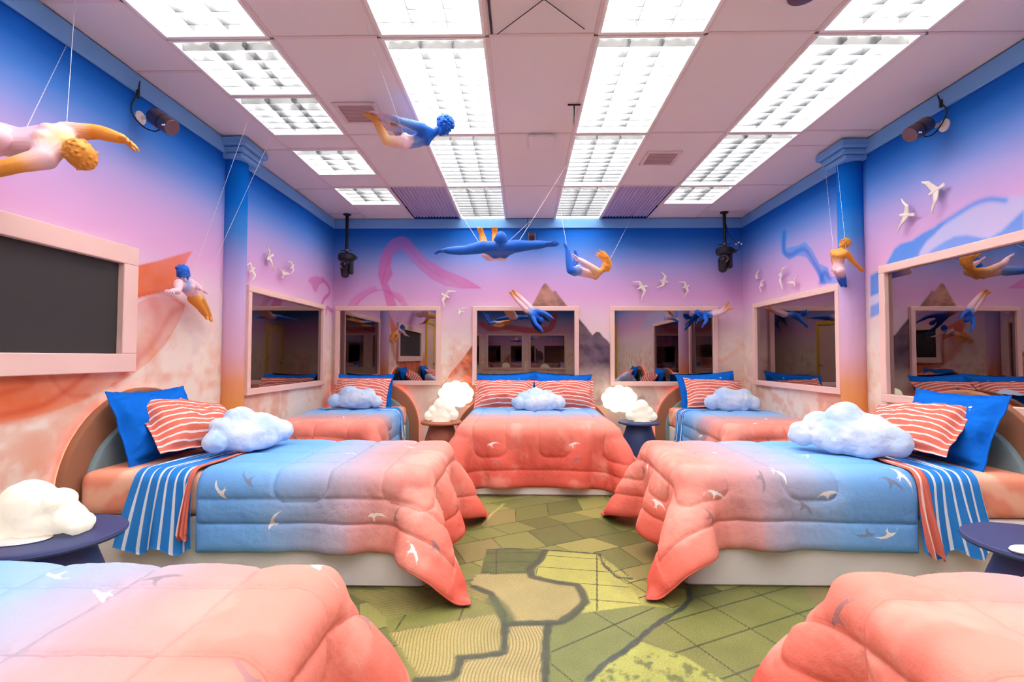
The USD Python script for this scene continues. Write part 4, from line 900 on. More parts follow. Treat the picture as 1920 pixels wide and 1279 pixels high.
cloud_cushion('cloud cushion lying on the wide double bed', (0.19, 5.62, 0.73), 0.15, CLOUD_A, 0.75, 5, 1.05)
cloud_cushion('cloud cushion on the bed at the lower left edge', (-1.75, 1.05, 0.745), 1.2, CLOUD_B, 0.6, 6)
cloud_cushion('cloud cushion on the bed at the lower right edge', (2.08, 1.0, 0.745), -1.2, CLOUD_B, 0.6, 7)
# ================================================================== NIGHTSTANDS AND LAMPS
def nightstand(label, loc, finish, R=0.26, H=0.475):
    t = thing('nightstand', label, 'nightstand', loc, 0, 'round mushroom nightstands')
    add(t, 'tabletop', lathe([(0.0, H - 0.032), (R - 0.03, H - 0.032), (R - 0.006, H - 0.026), (R, H - 0.016), (R - 0.004, H - 0.005), (R - 0.014, H), (0.0, H)], 72), finish, 40)
    prof = curve([(0.20, 0.0), (0.215, 0.03), (0.21, 0.14), (0.185, 0.28), (0.16, 0.36), (0.145, 0.41)], 20)
    add(t, 'pedestal', lathe([(0.0, 0.0)] + [tuple(p) for p in prof] + [(0.14, 0.43), (0.135, H - 0.034), (0.0, H - 0.034)], 64), finish, 40)
    return t
NS = dict(l=(-1.98, 2.06, 0), r=(2.12, 2.06, 0), cl=(-0.93, 5.72, 0), cr=(1.37, 5.80, 0))
nightstand('dark navy round nightstand at the left edge carrying the large cloud lamp', NS['l'], 'navy_lacquer')
nightstand('dark navy round nightstand at the right edge with a white disc on top', NS['r'], 'navy_lacquer')
nightstand('terracotta round nightstand left of the double bed', NS['cl'], 'terracotta_lacquer', 0.24, 0.475)
nightstand('navy round nightstand right of the double bed', NS['cr'], 'navy_lacquer', 0.24, 0.475)
def slim(v, f):
    m = man((v, f)).simplify(0.005); return unman(m)
def cloud_lamp(label, loc, yaw, lobes, k=1.0, th=0.10):
    t = thing('cloud_lamp', label, 'lamp', loc, 0, 'glowing cloud table lamps')
    m = union([ball((x * k, 0, z * k), (r * k, th * k * (0.6 + 2.2 * r), r * k), 36) for x, z, r in lobes])
    m = m.trim_by_plane([0, 0, 1], 0.004)
    v, f = melt(m, 0.02, 9); v, f = slim(v, f); v[:, 2] = np.maximum(v[:, 2], 0.004)
    c, s = math.cos(yaw), math.sin(yaw); rot = lambda q: np.stack([q[:, 0] * c - q[:, 1] * s, q[:, 0] * s + q[:, 1] * c, q[:, 2]], -1)
    add(t, 'shade', (rot(v), f), 'lamp_glow', True)
    b = lathe([(0, 0), (0.075 * k, 0), (0.08 * k, 0.004), (0.07 * k, 0.012), (0, 0.012)], 32); add(t, 'foot', (rot(b[0] * [1.3, 0.8, 1] + [0.0, -0.05 * k, 0]), b[1]), 'white_plastic', 30)
    return t
LOBES = [(0.0, 0.115, 0.100), (-0.095, 0.075, 0.062), (0.10, 0.125, 0.052), (0.125, 0.062, 0.060), (-0.15, 0.040, 0.050), (0.03, 0.05, 0.075), (-0.06, 0.04, 0.06), (0.17, 0.035, 0.042), (0.08, 0.05, 0.06)]
LOBES_B = [(0.0, 0.17, 0.085), (-0.085, 0.115, 0.055), (0.095, 0.13, 0.055), (0.125, 0.07, 0.062), (-0.13, 0.058, 0.055), (0.0, 0.08, 0.09), (0.06, 0.06, 0.065), (-0.06, 0.06, 0.06)]
cloud_lamp('large glowing cloud lamp on the navy nightstand at the left edge', (NS['l'][0] - 0.06, NS['l'][1] - 0.04, 0.475), 0.25, LOBES, 1.08)
cloud_lamp('glowing cloud lamp on the terracotta nightstand', (NS['cl'][0] - 0.0, NS['cl'][1], 0.475), 0.0, LOBES_B, 1.08)
cloud_lamp('glowing cloud lamp on the navy nightstand right of the double bed', (NS['cr'][0] + 0.03, NS['cr'][1], 0.475), 0.0, [(-x, z, r) for x, z, r in LOBES_B], 1.0)
def balloon_lamp(label, loc, foot):
    t = thing('cloud_floor_lamp', label, 'lamp', foot, 0, 'large cloud lamps on thin rods'); loc = np.array(loc) - foot
    m = union([ball((0.135 * math.cos(a) * 1.12, 0, 0.105 * math.sin(a)), (0.075, 0.085, 0.068), 28) for a in np.arange(9) * 2 * math.pi / 9 + 0.2] + [ball((0, 0, 0), (0.16, 0.11, 0.13), 36)])
    v, f = slim(*melt(m, 0.02, 4)); add(t, 'shade', (v + loc, f), 'balloon_glow', True)
    add(t, 'rod', sweep([loc + [0.015, 0, -0.13], (loc[0] + 0.015, loc[1], 0.02)], 0.005, 8), 'white_plastic', True)
    add(t, 'pull_cord', sweep([loc + [0.03, -0.02, -0.14], loc + [0.03, -0.02, -0.25]], 0.002, 6), 'white_plastic', True)
    add(t, 'pull_knob', sweep([loc + [0.03, -0.02, -0.25], loc + [0.03, -0.02, -0.285]], 0.008, 10), 'white_plastic', True)
    b = lathe([(0, 0), (0.11, 0), (0.11, 0.012), (0.09, 0.02), (0, 0.022)], 40); add(t, 'base', (b[0] + [loc[0] + 0.015, loc[1], 0], b[1]), 'white_plastic', 30)
L1, L2 = at(855, 739, y=6.13), at(1161, 748, y=6.13)
balloon_lamp('scalloped cloud lamp glowing above the terracotta nightstand', L1, (L1[0], 6.13, 0))
balloon_lamp('scalloped cloud lamp glowing between the double bed and the navy nightstand', L2, (L2[0], 6.13, 0))
t = thing('white_disc', 'flat white oval disc lying on the navy nightstand at the right edge', 'lid', (1.955, 1.955, 0.475))
v, f = lathe([(0, 0.0), (0.055, 0.0), (0.06, 0.006), (0.056, 0.013), (0.045, 0.016), (0, 0.017)], 40); add(t, 'shell', (v * [1.15, 0.75, 1], f), 'white_plastic', 30)
v, f = lathe([(0.03, 0.0165), (0.034, 0.0185), (0.038, 0.0165)], 36); add(t, 'rim', (v * [1.15, 0.75, 1], f), 'white_enamel', 30)

# ================================================================== CEILING FITTINGS
def ribbed(label, x0, x1, y0, y1):
    t = thing('ribbed_vent', label, 'vent', ((x0 + x1) / 2, (y0 + y1) / 2, CEIL), 0, 'ribbed ceiling vents')
    w, l = (x1 - x0) / 2 - 0.012, (y1 - y0) / 2 - 0.012
    add(t, 'backing', box((-w, -l, 0.026), (w, l, 0.034), 0.002), 'rib_paint', False)
    n = 15
    for k in range(n):
        x = -w + 2 * w * (k + 0.5) / n
        add(t, 'slat', box((x - 0.013, -l, 0.012), (x + 0.013, l, 0.030), 0.006), 'rib_paint', False)
plain('rib_paint', (190, 176, 206), rough=0.45)
ribbed('ribbed lavender vent by the centre left lights', gx(-2), gx(-1), 5.14, 6.36 - 0.03)
ribbed('ribbed lavender vent by the centre right lights', gx(2), gx(3), 5.14, 6.36 - 0.03)
def speaker_grille(label, x, y):
    t = thing('ceiling_grille', label, 'vent', (x, y, CEIL), 0, 'square ceiling grilles')
    e = 0.155
    for a, b in (((-e, -e), (e, -e + 0.03)), ((-e, e - 0.03), (e, e)), ((-e, -e + 0.03), (-e + 0.03, e - 0.03)), ((e - 0.03, -e + 0.03), (e, e - 0.03))): add(t, 'frame_rail', box((*a, -0.01), (*b, 0.006), 0.004), 'grid_metal', False)
    add(t, 'mesh_panel', box((-e + 0.03, -e + 0.03, -0.004), (e - 0.03, e - 0.03, 0.0), 0.002), 'vent_mesh', False)
    for k in range(9):
        y_ = -e + 0.03 + (2 * e - 0.06) * (k + 0.5) / 9; add(t, 'mesh_rib', box((-e + 0.03, y_ - 0.004, -0.007), (e - 0.03, y_ + 0.004, -0.003), 0.001), 'vent_mesh', False)
speaker_grille('square beige grille in the ceiling, left of the hanging blue figure', -1.20, 3.56)
speaker_grille('square beige grille in the ceiling, right of centre', 1.25, 4.42)
t = thing('access_point', 'white network box fixed under the centre ceiling tiles', 'access point', (0.16, 4.0, CEIL))
add(t, 'case', box((-0.115, -0.10, -0.045), (0.115, 0.10, -0.001), 0.014), 'white_plastic', 30)
for x in (-0.06, 0.075): add(t, 'slot', box((x - 0.004, -0.102, -0.034), (x + 0.004, -0.085, -0.014), 0.001), 'lampholder_plastic', False)
t = thing('hanging_bracket', 'small black T-shaped bracket hanging from the ceiling beside the lights', 'bracket', (0.37, 3.45, CEIL))
add(t, 'crossbar', box((-0.045, -0.006, -0.010), (0.045, 0.006, -0.001), 0.002), 'black_metal', False)
add(t, 'hook', sweep([(0, 0, -0.008), (0.002, 0.0, -0.06), (0.0, 0.004, -0.12), (-0.002, 0.0, -0.15)], [0.005, 0.005, 0.004, 0.002], 8), 'black_metal', True)
t = thing('ceiling_hanger', 'thin black V-shaped wire hanger on the centre ceiling tile', 'wire', (*at(1020, 0, z=CEIL - 0.01)[:2], CEIL))
for px_, py_ in ((932, 64), (1096, 54)):
    e = at(px_, py_, z=CEIL - 0.004) - np.array([*at(1020, 0, z=CEIL - 0.01)[:2], CEIL]); add(t, 'wire', sweep([(0, 0, -0.006), (e[0], e[1], -0.006)], 0.0022, 6), 'black_metal', True)
t = thing('edge_strip', 'black strip along the edge of the centre ceiling tile', 'strip', (gx(0) + 0.028, 2.35, CEIL)); add(t, 'strip', box((-0.006, -0.33, -0.004), (0.006, 0.33, 0.004), 0.001), 'black_plastic', False)
t = thing('smoke_detector', 'small flat sensor on the ceiling at the top right', 'sensor', (*at(1506, -14, z=CEIL)[:2], CEIL)); add(t, 'case', lathe([(0, -0.03), (0.05, -0.03), (0.07, -0.018), (0.075, 0.0), (0, 0.0)], 32), 'gunmetal', 35)
t = thing('wall_sensor', 'small brown sensor box high on the back wall', 'sensor', (*at(997, 447, y=WALL_B)[[0]], WALL_B, at(997, 447, y=WALL_B)[2]))
add(t, 'case', box((-0.052, -0.045, -0.07), (0.052, -0.001, 0.07), 0.014), 'gunmetal', 30); add(t, 'lens', box((-0.03, -0.05, -0.045), (0.03, -0.043, 0.02), 0.006), 'black_plastic', 30)
add(t, 'cable', sweep([(-0.055, -0.028, 0.30), (-0.055, -0.028, 0.10), (-0.05, -0.022, 0.05)], 0.004, 6), 'black_plastic', True)

def ptz(label, x, y, yaw, zc, side):
    t = thing('ceiling_camera', label, 'camera', (x, y, CEIL), math.degrees(yaw), 'black cameras on ceiling poles')
    zl = zc - CEIL
    add(t, 'pole', sweep([(0, 0, -0.001), (0, 0, zl + 0.075)], 0.019, 20), 'black_metal', True)
    add(t, 'ceiling_plate', lathe([(0, -0.012), (0.045, -0.012), (0.05, -0.004), (0.05, 0), (0, 0)], 28), 'black_metal', 30)
    add(t, 'clamp_ring', lathe([(0.02, zl + 0.10), (0.028, zl + 0.10), (0.028, zl + 0.125), (0.02, zl + 0.125)], 24), 'gunmetal', 30)
    add(t, 'thumb_screw', sweep([(-0.075, 0, zl + 0.112), (0.075, 0, zl + 0.112)], 0.0035, 8), 'black_metal', True)
    add(t, 'base', lathe([(0, zl - 0.02), (0.085, zl - 0.02), (0.105, zl - 0.005), (0.108, zl + 0.05), (0.09, zl + 0.068), (0.04, zl + 0.074), (0, zl + 0.074)], 44), 'black_plastic', 35)
    add(t, 'connector', box((0.09, -0.03, zl + 0.0), (0.135, 0.03, zl + 0.045), 0.012), 'black_plastic', 30)
    add(t, 'yoke', box((0.035, -0.045, zl - 0.19), (0.082, 0.045, zl - 0.015), 0.02), 'black_plastic', 30)
    hd = sub(t, 'camera_head')
    m = m3.Manifold.batch_hull([ball((-0.02, 0.01, zl - 0.085), (0.058, 0.075, 0.055), 28), ball((-0.02, 0.02, zl - 0.19), (0.05, 0.06, 0.045), 28)]); add(hd, 'shell', unman(m), 'black_plastic', 50)
    lens = lathe([(0.0, 0.0), (0.038, 0.0), (0.044, 0.006), (0.046, 0.03), (0.044, 0.034), (0.038, 0.03), (0.034, 0.012), (0.0, 0.010)], 36)
    v = lens[0]; v = np.stack([v[:, 0], -v[:, 2], v[:, 1]], -1) + [-0.02, -0.055, zl - 0.085]; add(hd, 'lens_ring', (v, lens[1]), 'gunmetal', 35)
    v, f = unman(ball((-0.02, -0.068, zl - 0.085), (0.032, 0.014, 0.032), 28)); add(hd, 'lens_glass', (v, f), 'black_lens', 60)
    if side:
        add(t, 'cable', sweep(curve([(0.02, 0.02, -0.14), (0.05, 0.03, -0.25), (0.12, 0.03, zl + 0.16), (0.17, 0.02, zl + 0.13), (0.165, 0.0, zl + 0.05), (0.13, 0.0, zl + 0.02)], 40), 0.005, 8), 'black_plastic', True)
        for k in range(3): add(t, 'plug', box((0.12 + 0.03 * k, -0.01, zl + 0.10 + 0.02 * (k % 2)), (0.142 + 0.03 * k, 0.01, zl + 0.118 + 0.02 * (k % 2)), 0.003), 'white_plastic', False)
mat('black_lens', {'p': ('principled_bsdf', dict(base_color=(0.01, 0.01, 0.015), roughness=0.06))})
zc = at(651, 484, y=6.05)[2]
ptz('black camera on a ceiling pole in the back left corner', *at(651, 402, z=CEIL)[:2], 0.15, zc, False)
ptz('black camera with dangling plugs on a ceiling pole in the back right corner', *at(1358, 398, z=CEIL)[:2], -0.2, at(1358, 474, y=6.05)[2], True)

def wall_camera(label, X, pa, pb, s, cable):
    """A cylindrical camera on a white wall arm: pa = plate on the wall, pb = body centre (pixels)."""
    A = at(*pa, x=X); t = thing('wall_camera', label, 'camera', A, 0, 'cylindrical wall cameras'); out = np.array([s, 0, 0.0])
    B = at(*pb, x=X + s * 0.19) - A
    v, f = lathe([(0, 0), (0.042, 0), (0.042, 0.008), (0.03, 0.014), (0, 0.016)], 28); v = np.stack([v[:, 2] * s, v[:, 0], v[:, 1]], -1); add(t, 'wall_plate', (v, f if s > 0 else f[:, [0, 2, 1]]), 'white_plastic', 30)
    add(t, 'arm', sweep(curve([(0, 0, 0), out * 0.05, B * 0.55 + [0, 0, 0.004], B * 0.8], 20), [0.013] * 15 + [0.014] * (len(curve([(0, 0, 0), out * 0.05, B * 0.55, B * 0.8], 20)) - 15), 12), 'white_plastic', True)
    d = np.array([0.35 * s, 0.80, -0.42]); d /= np.linalg.norm(d); d = np.array([s * 0.80, -0.15, -0.5]); d /= np.linalg.norm(d)
    add(t, 'body', sweep([B - d * 0.085, B - d * 0.08, B + d * 0.004], [0.047, 0.053, 0.053], 30), 'gunmetal', 40)
    add(t, 'seam', sweep([B + d * 0.004, B + d * 0.014], 0.049, 30), 'black_plastic', 40)
    add(t, 'front_shell', sweep([B + d * 0.014, B + d * 0.075, B + d * 0.085], [0.053, 0.053, 0.047], 30), 'gunmetal', 40)
    add(t, 'status_light', box(B + d * 0.05 + [-0.006, -0.056, -0.026], B + d * 0.05 + [0.016, -0.05, -0.016], 0.002), 'white_enamel', False)
    pts = [at(*p, x=X + s * o) - A for p, o in cable]
    add(t, 'cable', sweep(curve(pts, 60), 0.0045, 8), 'black_plastic', True)
    add(t, 'connector', sweep([pts[1] + [0, 0, 0.02], pts[1] - [0, 0, 0.03]], 0.010, 10), 'black_plastic', True)
wall_camera('grey cylindrical camera on a white arm high on the left wall', WALL_L, (262, 221), (306, 229), 1, [((262, 152), 0.02), ((259, 175), 0.03), ((247, 196), 0.02), ((250, 216), 0.02), ((268, 237), 0.05), ((288, 246), 0.12), ((300, 243), 0.16)])
wall_camera('grey cylindrical camera on a white arm high on the right wall', WALL_R, (1772, 235), (1722, 243), -1, [((1758, 178), 0.02), ((1764, 193), 0.03), ((1775, 206), 0.02), ((1768, 228), 0.03), ((1752, 250), 0.08), ((1737, 256), 0.14), ((1730, 253), 0.16)])

# ================================================================== GULLS ON THE WALLS
def gull(label, wall, k, group='white gulls on the walls'):
    """k: pixel outline tip, bend, root, body, root, bend, tip, with head and tail."""
    W = dict(L=dict(x=WALL_L + 0.03), R=dict(x=WALL_R - 0.03), B=dict(y=WALL_B - 0.03))[wall]
    out = dict(L=np.array([1., 0, 0]), R=np.array([-1., 0, 0]), B=np.array([0, -1., 0]))[wall]
    P = {n: at(*p, **W) for n, p in k.items()}
    body = P['body']; t = thing('wall_gull', label, 'bird', body - out * 0.03, 0, group); o = body - out * 0.03
    span = np.linalg.norm(P['tip1'] - P['bend1']) + np.linalg.norm(P['bend1'] - body) + np.linalg.norm(P['tip2'] - P['bend2']) + np.linalg.norm(P['bend2'] - body)
    ax = P['tip2'] - P['tip1']; ax /= np.linalg.norm(ax); fw = np.cross(out, ax)
    head = P.get('head', body + fw * span * 0.16); tail = P.get('tail', body - fw * span * 0.17)
    def blob(c, r, lift=0.0, flat=0.35):
        q = ball((0, 0, 0), 1.0, 14); sc = np.array([r, r, r]); sc[np.argmax(np.abs(out))] = max(r * flat, 0.006)
        return q.scale(list(sc)).translate(list(c - o + out * lift))
    c = span * 0.052
    parts = [m3.Manifold.batch_hull([blob(body + (head - body) * 0.45, c * 0.95, 0.012, 0.7), blob(body + (tail - body) * 0.35, c * 0.8, 0.01, 0.6)]), m3.Manifold.batch_hull([blob(body + (head - body) * 0.4, c * 0.8, 0.012, 0.7), blob(body + (head - body) * 0.85, c * 0.62, 0.014, 0.8)]),
             m3.Manifold.batch_hull([blob(body + (head - body) * 0.85, c * 0.4, 0.014, 0.8), blob(head, c * 0.14, 0.014, 0.8)]),
             m3.Manifold.batch_hull([blob(body + (tail - body) * 0.4, c * 0.6, 0.008), blob(tail + ax * c * 0.7, c * 0.22, 0.006), blob(tail - ax * c * 0.7, c * 0.22, 0.006)])]
    for a, b in (('bend1', 'tip1'), ('bend2', 'tip2')):
        B_, T_ = P[a], P[b]; fwd = (head - tail) / np.linalg.norm(head - tail)
        parts.append(m3.Manifold.batch_hull([blob(body + (head - body) * 0.3, c * 0.5, 0.008), blob(body + (tail - body) * 0.3, c * 0.5, 0.008), blob(B_ + fwd * c * 0.35, c * 0.55, 0.022), blob(B_ - fwd * c * 0.5, c * 0.5, 0.02)]))
        M_ = (B_ + T_) / 2 + fwd * c * 0.25
        parts.append(m3.Manifold.batch_hull([blob(B_ + fwd * c * 0.35, c * 0.55, 0.022), blob(B_ - fwd * c * 0.5, c * 0.5, 0.02), blob(M_, c * 0.55, 0.02)]))
        parts.append(m3.Manifold.batch_hull([blob(M_, c * 0.55, 0.02), blob(T_, c * 0.16, 0.012)]))
    v, f = melt(union(parts), max(0.008, span * 0.03), 4)
    add(t, 'body', (v, f), 'gull_white', 60)
gull('white gull at the far left of the four left of the corner', 'L', dict(tip1=(457.6, 498), bend1=(465, 494), body=(470.5, 506), bend2=(474, 517), tip2=(469, 526)))
gull('white gull, highest of the four left of the corner', 'L', dict(tip1=(497, 461), bend1=(501, 471), body=(502, 483), bend2=(505.7, 493), tip2=(511, 508.6), tail=(511, 478), head=(498, 487)))
gull('white gull with a raised wing, upper right of the four left of the corner', 'L', dict(tip1=(535.6, 490), bend1=(543, 493), body=(546, 500), bend2=(547, 506), tip2=(543, 513)))
gull('white gull, lowest of the four left of the corner', 'L', dict(tip1=(520, 503), bend1=(525, 510), body=(529, 513.5), bend2=(535, 513), tip2=(542, 515)))
gull('white gull between the left and centre back mirrors, larger of two', 'B', dict(tip1=(855.7, 546.5), bend1=(841, 547), body=(835, 556), bend2=(830.4, 564), tip2=(834, 576), head=(842.5, 558.5), tail=(828.6, 551)))
gull('white gull between the left and centre back mirrors, smaller of two', 'B', dict(tip1=(876, 576.4), bend1=(867, 578.6), body=(863.5, 583.5), bend2=(860.7, 588), tip2=(860.3, 596.5), head=(869.5, 585.6), tail=(859.5, 580.7)))
gull('white gull on the back wall, left of the three', 'B', dict(tip1=(1185.7, 528.7), bend1=(1198, 529.4), body=(1203.6, 539), bend2=(1208, 546), tip2=(1201.7, 564), head=(1195, 542.5), tail=(1213, 536.3)))
gull('white gull on the back wall, middle and highest of the three', 'B', dict(tip1=(1239, 509), bend1=(1247, 518.4), body=(1243.7, 528), bend2=(1243, 535.5), tip2=(1230.5, 540.5), head=(1236.5, 525.4), tail=(1251.7, 528.7)))
gull('white gull on the back wall, right of the three', 'B', dict(tip1=(1271.7, 528.7), bend1=(1282.5, 530), body=(1286, 539), bend2=(1289, 546), tip2=(1282, 558), head=(1279.5, 540), tail=(1291.5, 536.5)))
gull('white gull with folded wings, far left of four on the right wall', 'R', dict(tip1=(1426, 506), bend1=(1422.5, 512), body=(1420, 518), bend2=(1421.5, 523), tip2=(1425.5, 521.5)))
gull('white gull just below the folded one on the right wall', 'R', dict(tip1=(1436.3, 523.8), bend1=(1431, 528), body=(1429.4, 534), bend2=(1427.5, 539), tip2=(1429, 548)))
gull('white gull, tallest of the four between corner and column', 'R', dict(tip1=(1477.6, 500), bend1=(1471, 504.4), body=(1468, 515), bend2=(1466, 525), tip2=(1470, 542.6), head=(1462.6, 515.7)))
gull('white gull nearest the blue ribbon, rightmost of four by the column', 'R', dict(tip1=(1498, 515.7), bend1=(1493.5, 523.8), body=(1492, 530), bend2=(1486, 529.5), tip2=(1479, 530)))
gull('large white gull above the blue veil, left and lower of two', 'R', dict(tip1=(1693.5, 373), bend1=(1706, 386), body=(1701.5, 403.6), bend2=(1698, 416), tip2=(1687, 435), head=(1690, 403.6), tail=(1716, 402)))
gull('large white gull above the blue veil, right and higher of two', 'R', dict(tip1=(1732, 341), bend1=(1744, 343), body=(1757, 357.5), bend2=(1760, 376), tip2=(1751, 400.6), head=(1746, 366), tail=(1772, 346)))

# ================================================================== FLYING FIGURES
BLUE, LBLUE, PINKC, OCH, LOCH = (18, 96, 204), (120, 160, 220), (236, 196, 206), (226, 150, 58), (238, 186, 130)
RAD = dict(neck=.058, chest=.125, waist=.105, pelvis=.115, sh=.075, el=.052, wr=.036, hip=.096, kn=.066, an=.044, toe=.028)
def frame_of(upv, fwd):
    u = np.array(upv, float); u /= np.linalg.norm(u); w = np.array(fwd, float); w -= u * (w @ u); w /= np.linalg.norm(w)
    return np.stack([np.cross(w, u), w, u], 1)          # columns: right, forward, up
def place_m(m, R, o): return m.transform(np.column_stack([R, o]))
def hand(w, tip, s, side):
    """Palm, four fingers of unequal length and a thumb."""
    d = tip - w; d = d / np.linalg.norm(d); n = np.cross(d, [0.2, 0.35, 1.0]); n /= np.linalg.norm(n); lat, nrm = n, np.cross(n, d) * side
    L = 0.185 * s; B = lambda a, l, z, r: ball(w + d * a * L + lat * l * L + nrm * z * L, r * s, 10)
    ms = [m3.Manifold.batch_hull([B(-0.02, 0, 0, .027), B(.14, .16, 0, .017), B(.14, -.16, 0, .018)]), m3.Manifold.batch_hull([B(.12, .17, 0, .017), B(.12, -.17, 0, .018), B(.46, .19, .02, .013), B(.46, -.19, .02, .013)])]
    for l, ln, sp in ((-.19, .40, -.07), (-.065, .50, -.02), (.065, .46, .03), (.19, .34, .09)):
        k1, k2 = .46 + ln * .5, .46 + ln
        ms += [m3.Manifold.batch_hull([B(.44, l, .02, .0125), B(k1, l + sp * .5, .0, .0115)]), m3.Manifold.batch_hull([B(k1, l + sp * .5, .0, .0115), B(k2, l + sp, -.10, .0095)])]
    ms += [m3.Manifold.batch_hull([B(.12, -.14, 0, .017), B(.32, -.34, -.06, .0125)]), m3.Manifold.batch_hull([B(.32, -.34, -.06, .0125), B(.50, -.40, -.12, .0105)])]
    return ms
def figure(label, s, J, face, tint, lines=(), hair=None, cat='figure', group=None, hk=1.0, bk=1.0, edge=0.016, front=(0, 0, -1), pin=None):
    """J: joint -> point in the room. s: height / 1.7 m. tint: joint -> colour."""
    J = {k: np.asarray(v, float) for k, v in J.items()}; base = J['pelvis'].copy(); J = {k: v - base for k, v in J.items()}
    t = thing('flying_figure', label, 'sculpture', base, 0, group)
    S = lambda k, r=None, sc=1.0: ball(J[k], (r or RAD[k.rstrip('AB')]) * s * sc * bk, 18)
    H = lambda *m: m3.Manifold.batch_hull(list(m))
    lat = J['shB'] - J['shA']; lat /= np.linalg.norm(lat)
    fr = np.cross(lat, J['neck'] - J['pelvis']); fr /= np.linalg.norm(fr); fr = fr * (1 if fr @ np.array(front, float) > 0 else -1)
    off = lambda k, a, b=0.0: J[k] + lat * a * s + fr * b * s
    E = lambda c, r: ball(c, r * s * bk, 18)
    ms = [H(E(off('chest', -.075), .092), E(off('chest', .075), .092), E(off('waist', -.05), .078), E(off('waist', .05), .078)),
          H(E(off('waist', -.05), .078), E(off('waist', .05), .078), E(off('pelvis', -.065), .088), E(off('pelvis', .065), .088)),
          H(E(off('chest', -.075), .088), E(off('chest', .075), .088), S('shA', None, .9), S('shB', None, .9), S('neck', .055)),
          H(S('neck', .055), E(J['neck'] + (J['head'] - J['neck']) * .62, .050))]
    for a in 'AB':
        ms += [H(S('sh' + a), S('el' + a)), H(S('el' + a), E(J['el' + a] * .62 + J['wr' + a] * .38, .052)), H(E(J['el' + a] * .62 + J['wr' + a] * .38, .052), S('wr' + a))]
        kn, an, hp = J['kn' + a], J['an' + a], J['hip' + a]
        ms += [H(E(off('pelvis', -.06 if a == 'A' else .06), .085), S('hip' + a)), H(S('hip' + a), S('kn' + a)), H(S('kn' + a), E(kn * .68 + an * .32, .066)), H(E(kn * .68 + an * .32, .066), S('an' + a))]
        ft = J['toe' + a] - an; hl = an - ft / (np.linalg.norm(ft) + 1e-9) * .045 * s + (an - kn) / np.linalg.norm(an - kn) * .03 * s
        ball_ = an + ft * .68 + (an - kn) / np.linalg.norm(an - kn) * .02 * s
        ms += [H(S('an' + a), E(hl, .034)), H(S('an' + a, .034), E(hl, .03), E(ball_ + lat * .02 * s, .026), E(ball_ - lat * .02 * s, .024)), H(E(ball_ + lat * .02 * s, .024), E(ball_ - lat * .022 * s, .022), E(J['toe' + a] + lat * .018 * s, .016), E(J['toe' + a] - lat * .018 * s, .014))]
    # shoulder blades, chest and seat
    for q in (-1, 1):
        ms += [E(off('chest', q * .062, .048), .066), E(off('chest', q * .075, -.045), .062), E(off('pelvis', q * .052, -.045), .074)]
    R = frame_of(J['head'] - J['neck'], face)
    hd = [ball((0, 0, .018), (.074, .094, .098), 24), m3.Manifold.batch_hull([ball((0, .03, -.03), (.058, .058, .05), 20), ball((0, .058, -.088), (.03, .026, .024), 16)]), m3.Manifold.batch_hull([ball((0, .086, .014), .011, 12), ball((0, .112, -.022), .013, 12), ball((0, .088, -.032), (.02, .012, .010), 12)]),
          ball((0, .082, .034), (.052, .018, .012), 16), ball((.074, -.004, -.01), (.011, .022, .032), 12), ball((-.074, -.004, -.01), (.011, .022, .032), 12), ball((0, .088, -.058), (.024, .012, .010), 12)]
    hm = union(hd)
    for q in (-1, 1): hm = hm - ball((q * .031, .098, .010), (.019, .014, .012), 14)
    for q in (-1, 1): hm = hm + ball((q * .031, .084, .010), (.014, .012, .010), 14)
    hm = place_m(hm.scale([s * hk] * 3), R, J['head'])
    v, f = melt(union(ms), edge * s / 0.5, 12)
    hv, hf = melt(hm, 0.011 * s / 0.5, 2); nb = len(v)
    hands = [melt(union(hand(J['wr' + a], J['tip' + a], s, 1 if a == 'A' else -1)), 0.008 * s / .5, 2) for a in 'AB']
    body = man((v, f))
    if body.status() == m3.Error.NoError:
        try:
            allm = union([body] + [man(x) for x in [(hv, hf)] + hands]); v, f = unman(allm)
        except Exception: v, f = join((v, f), (hv, hf), *hands)
    else: v, f = join((v, f), (hv, hf), *hands)
    # paint: blend between the joints' colours
    smp, cs = [], []
    def bone(a, b, ca, cb):
        for q in np.linspace(0, 1, 14): smp.append(J[a] * (1 - q) + J[b] * q); cs.append(lin(*tint[ca]) * (1 - q) + lin(*tint[cb]) * q)
    for a, b in (('head', 'neck'), ('neck', 'chest'), ('chest', 'waist'), ('waist', 'pelvis')): bone(a, b, a, b)
    for a in 'AB':
        for p, q in (('neck', 'sh'), ('sh', 'el'), ('el', 'wr'), ('wr', 'tip'), ('pelvis', 'hip'), ('hip', 'kn'), ('kn', 'an'), ('an', 'toe')):
            bone(p if p in ('neck', 'pelvis') else p + a, q + a, p, q)
    d, i = cKDTree(np.array(smp)).query(v + 0.03 * s * (np.stack([meshkit.noise(v * 9 / s, k) for k in (1, 2, 3)], -1) - .5) * 2, k=4)
    wgt = 1 / (d + 0.004 * s) ** 2; col = (np.array(cs)[i] * wgt[..., None]).sum(1) / wgt.sum(1, keepdims=True)
    add(t, 'body', (v, f), 'figure_paint', 50 if False else True, col=col)
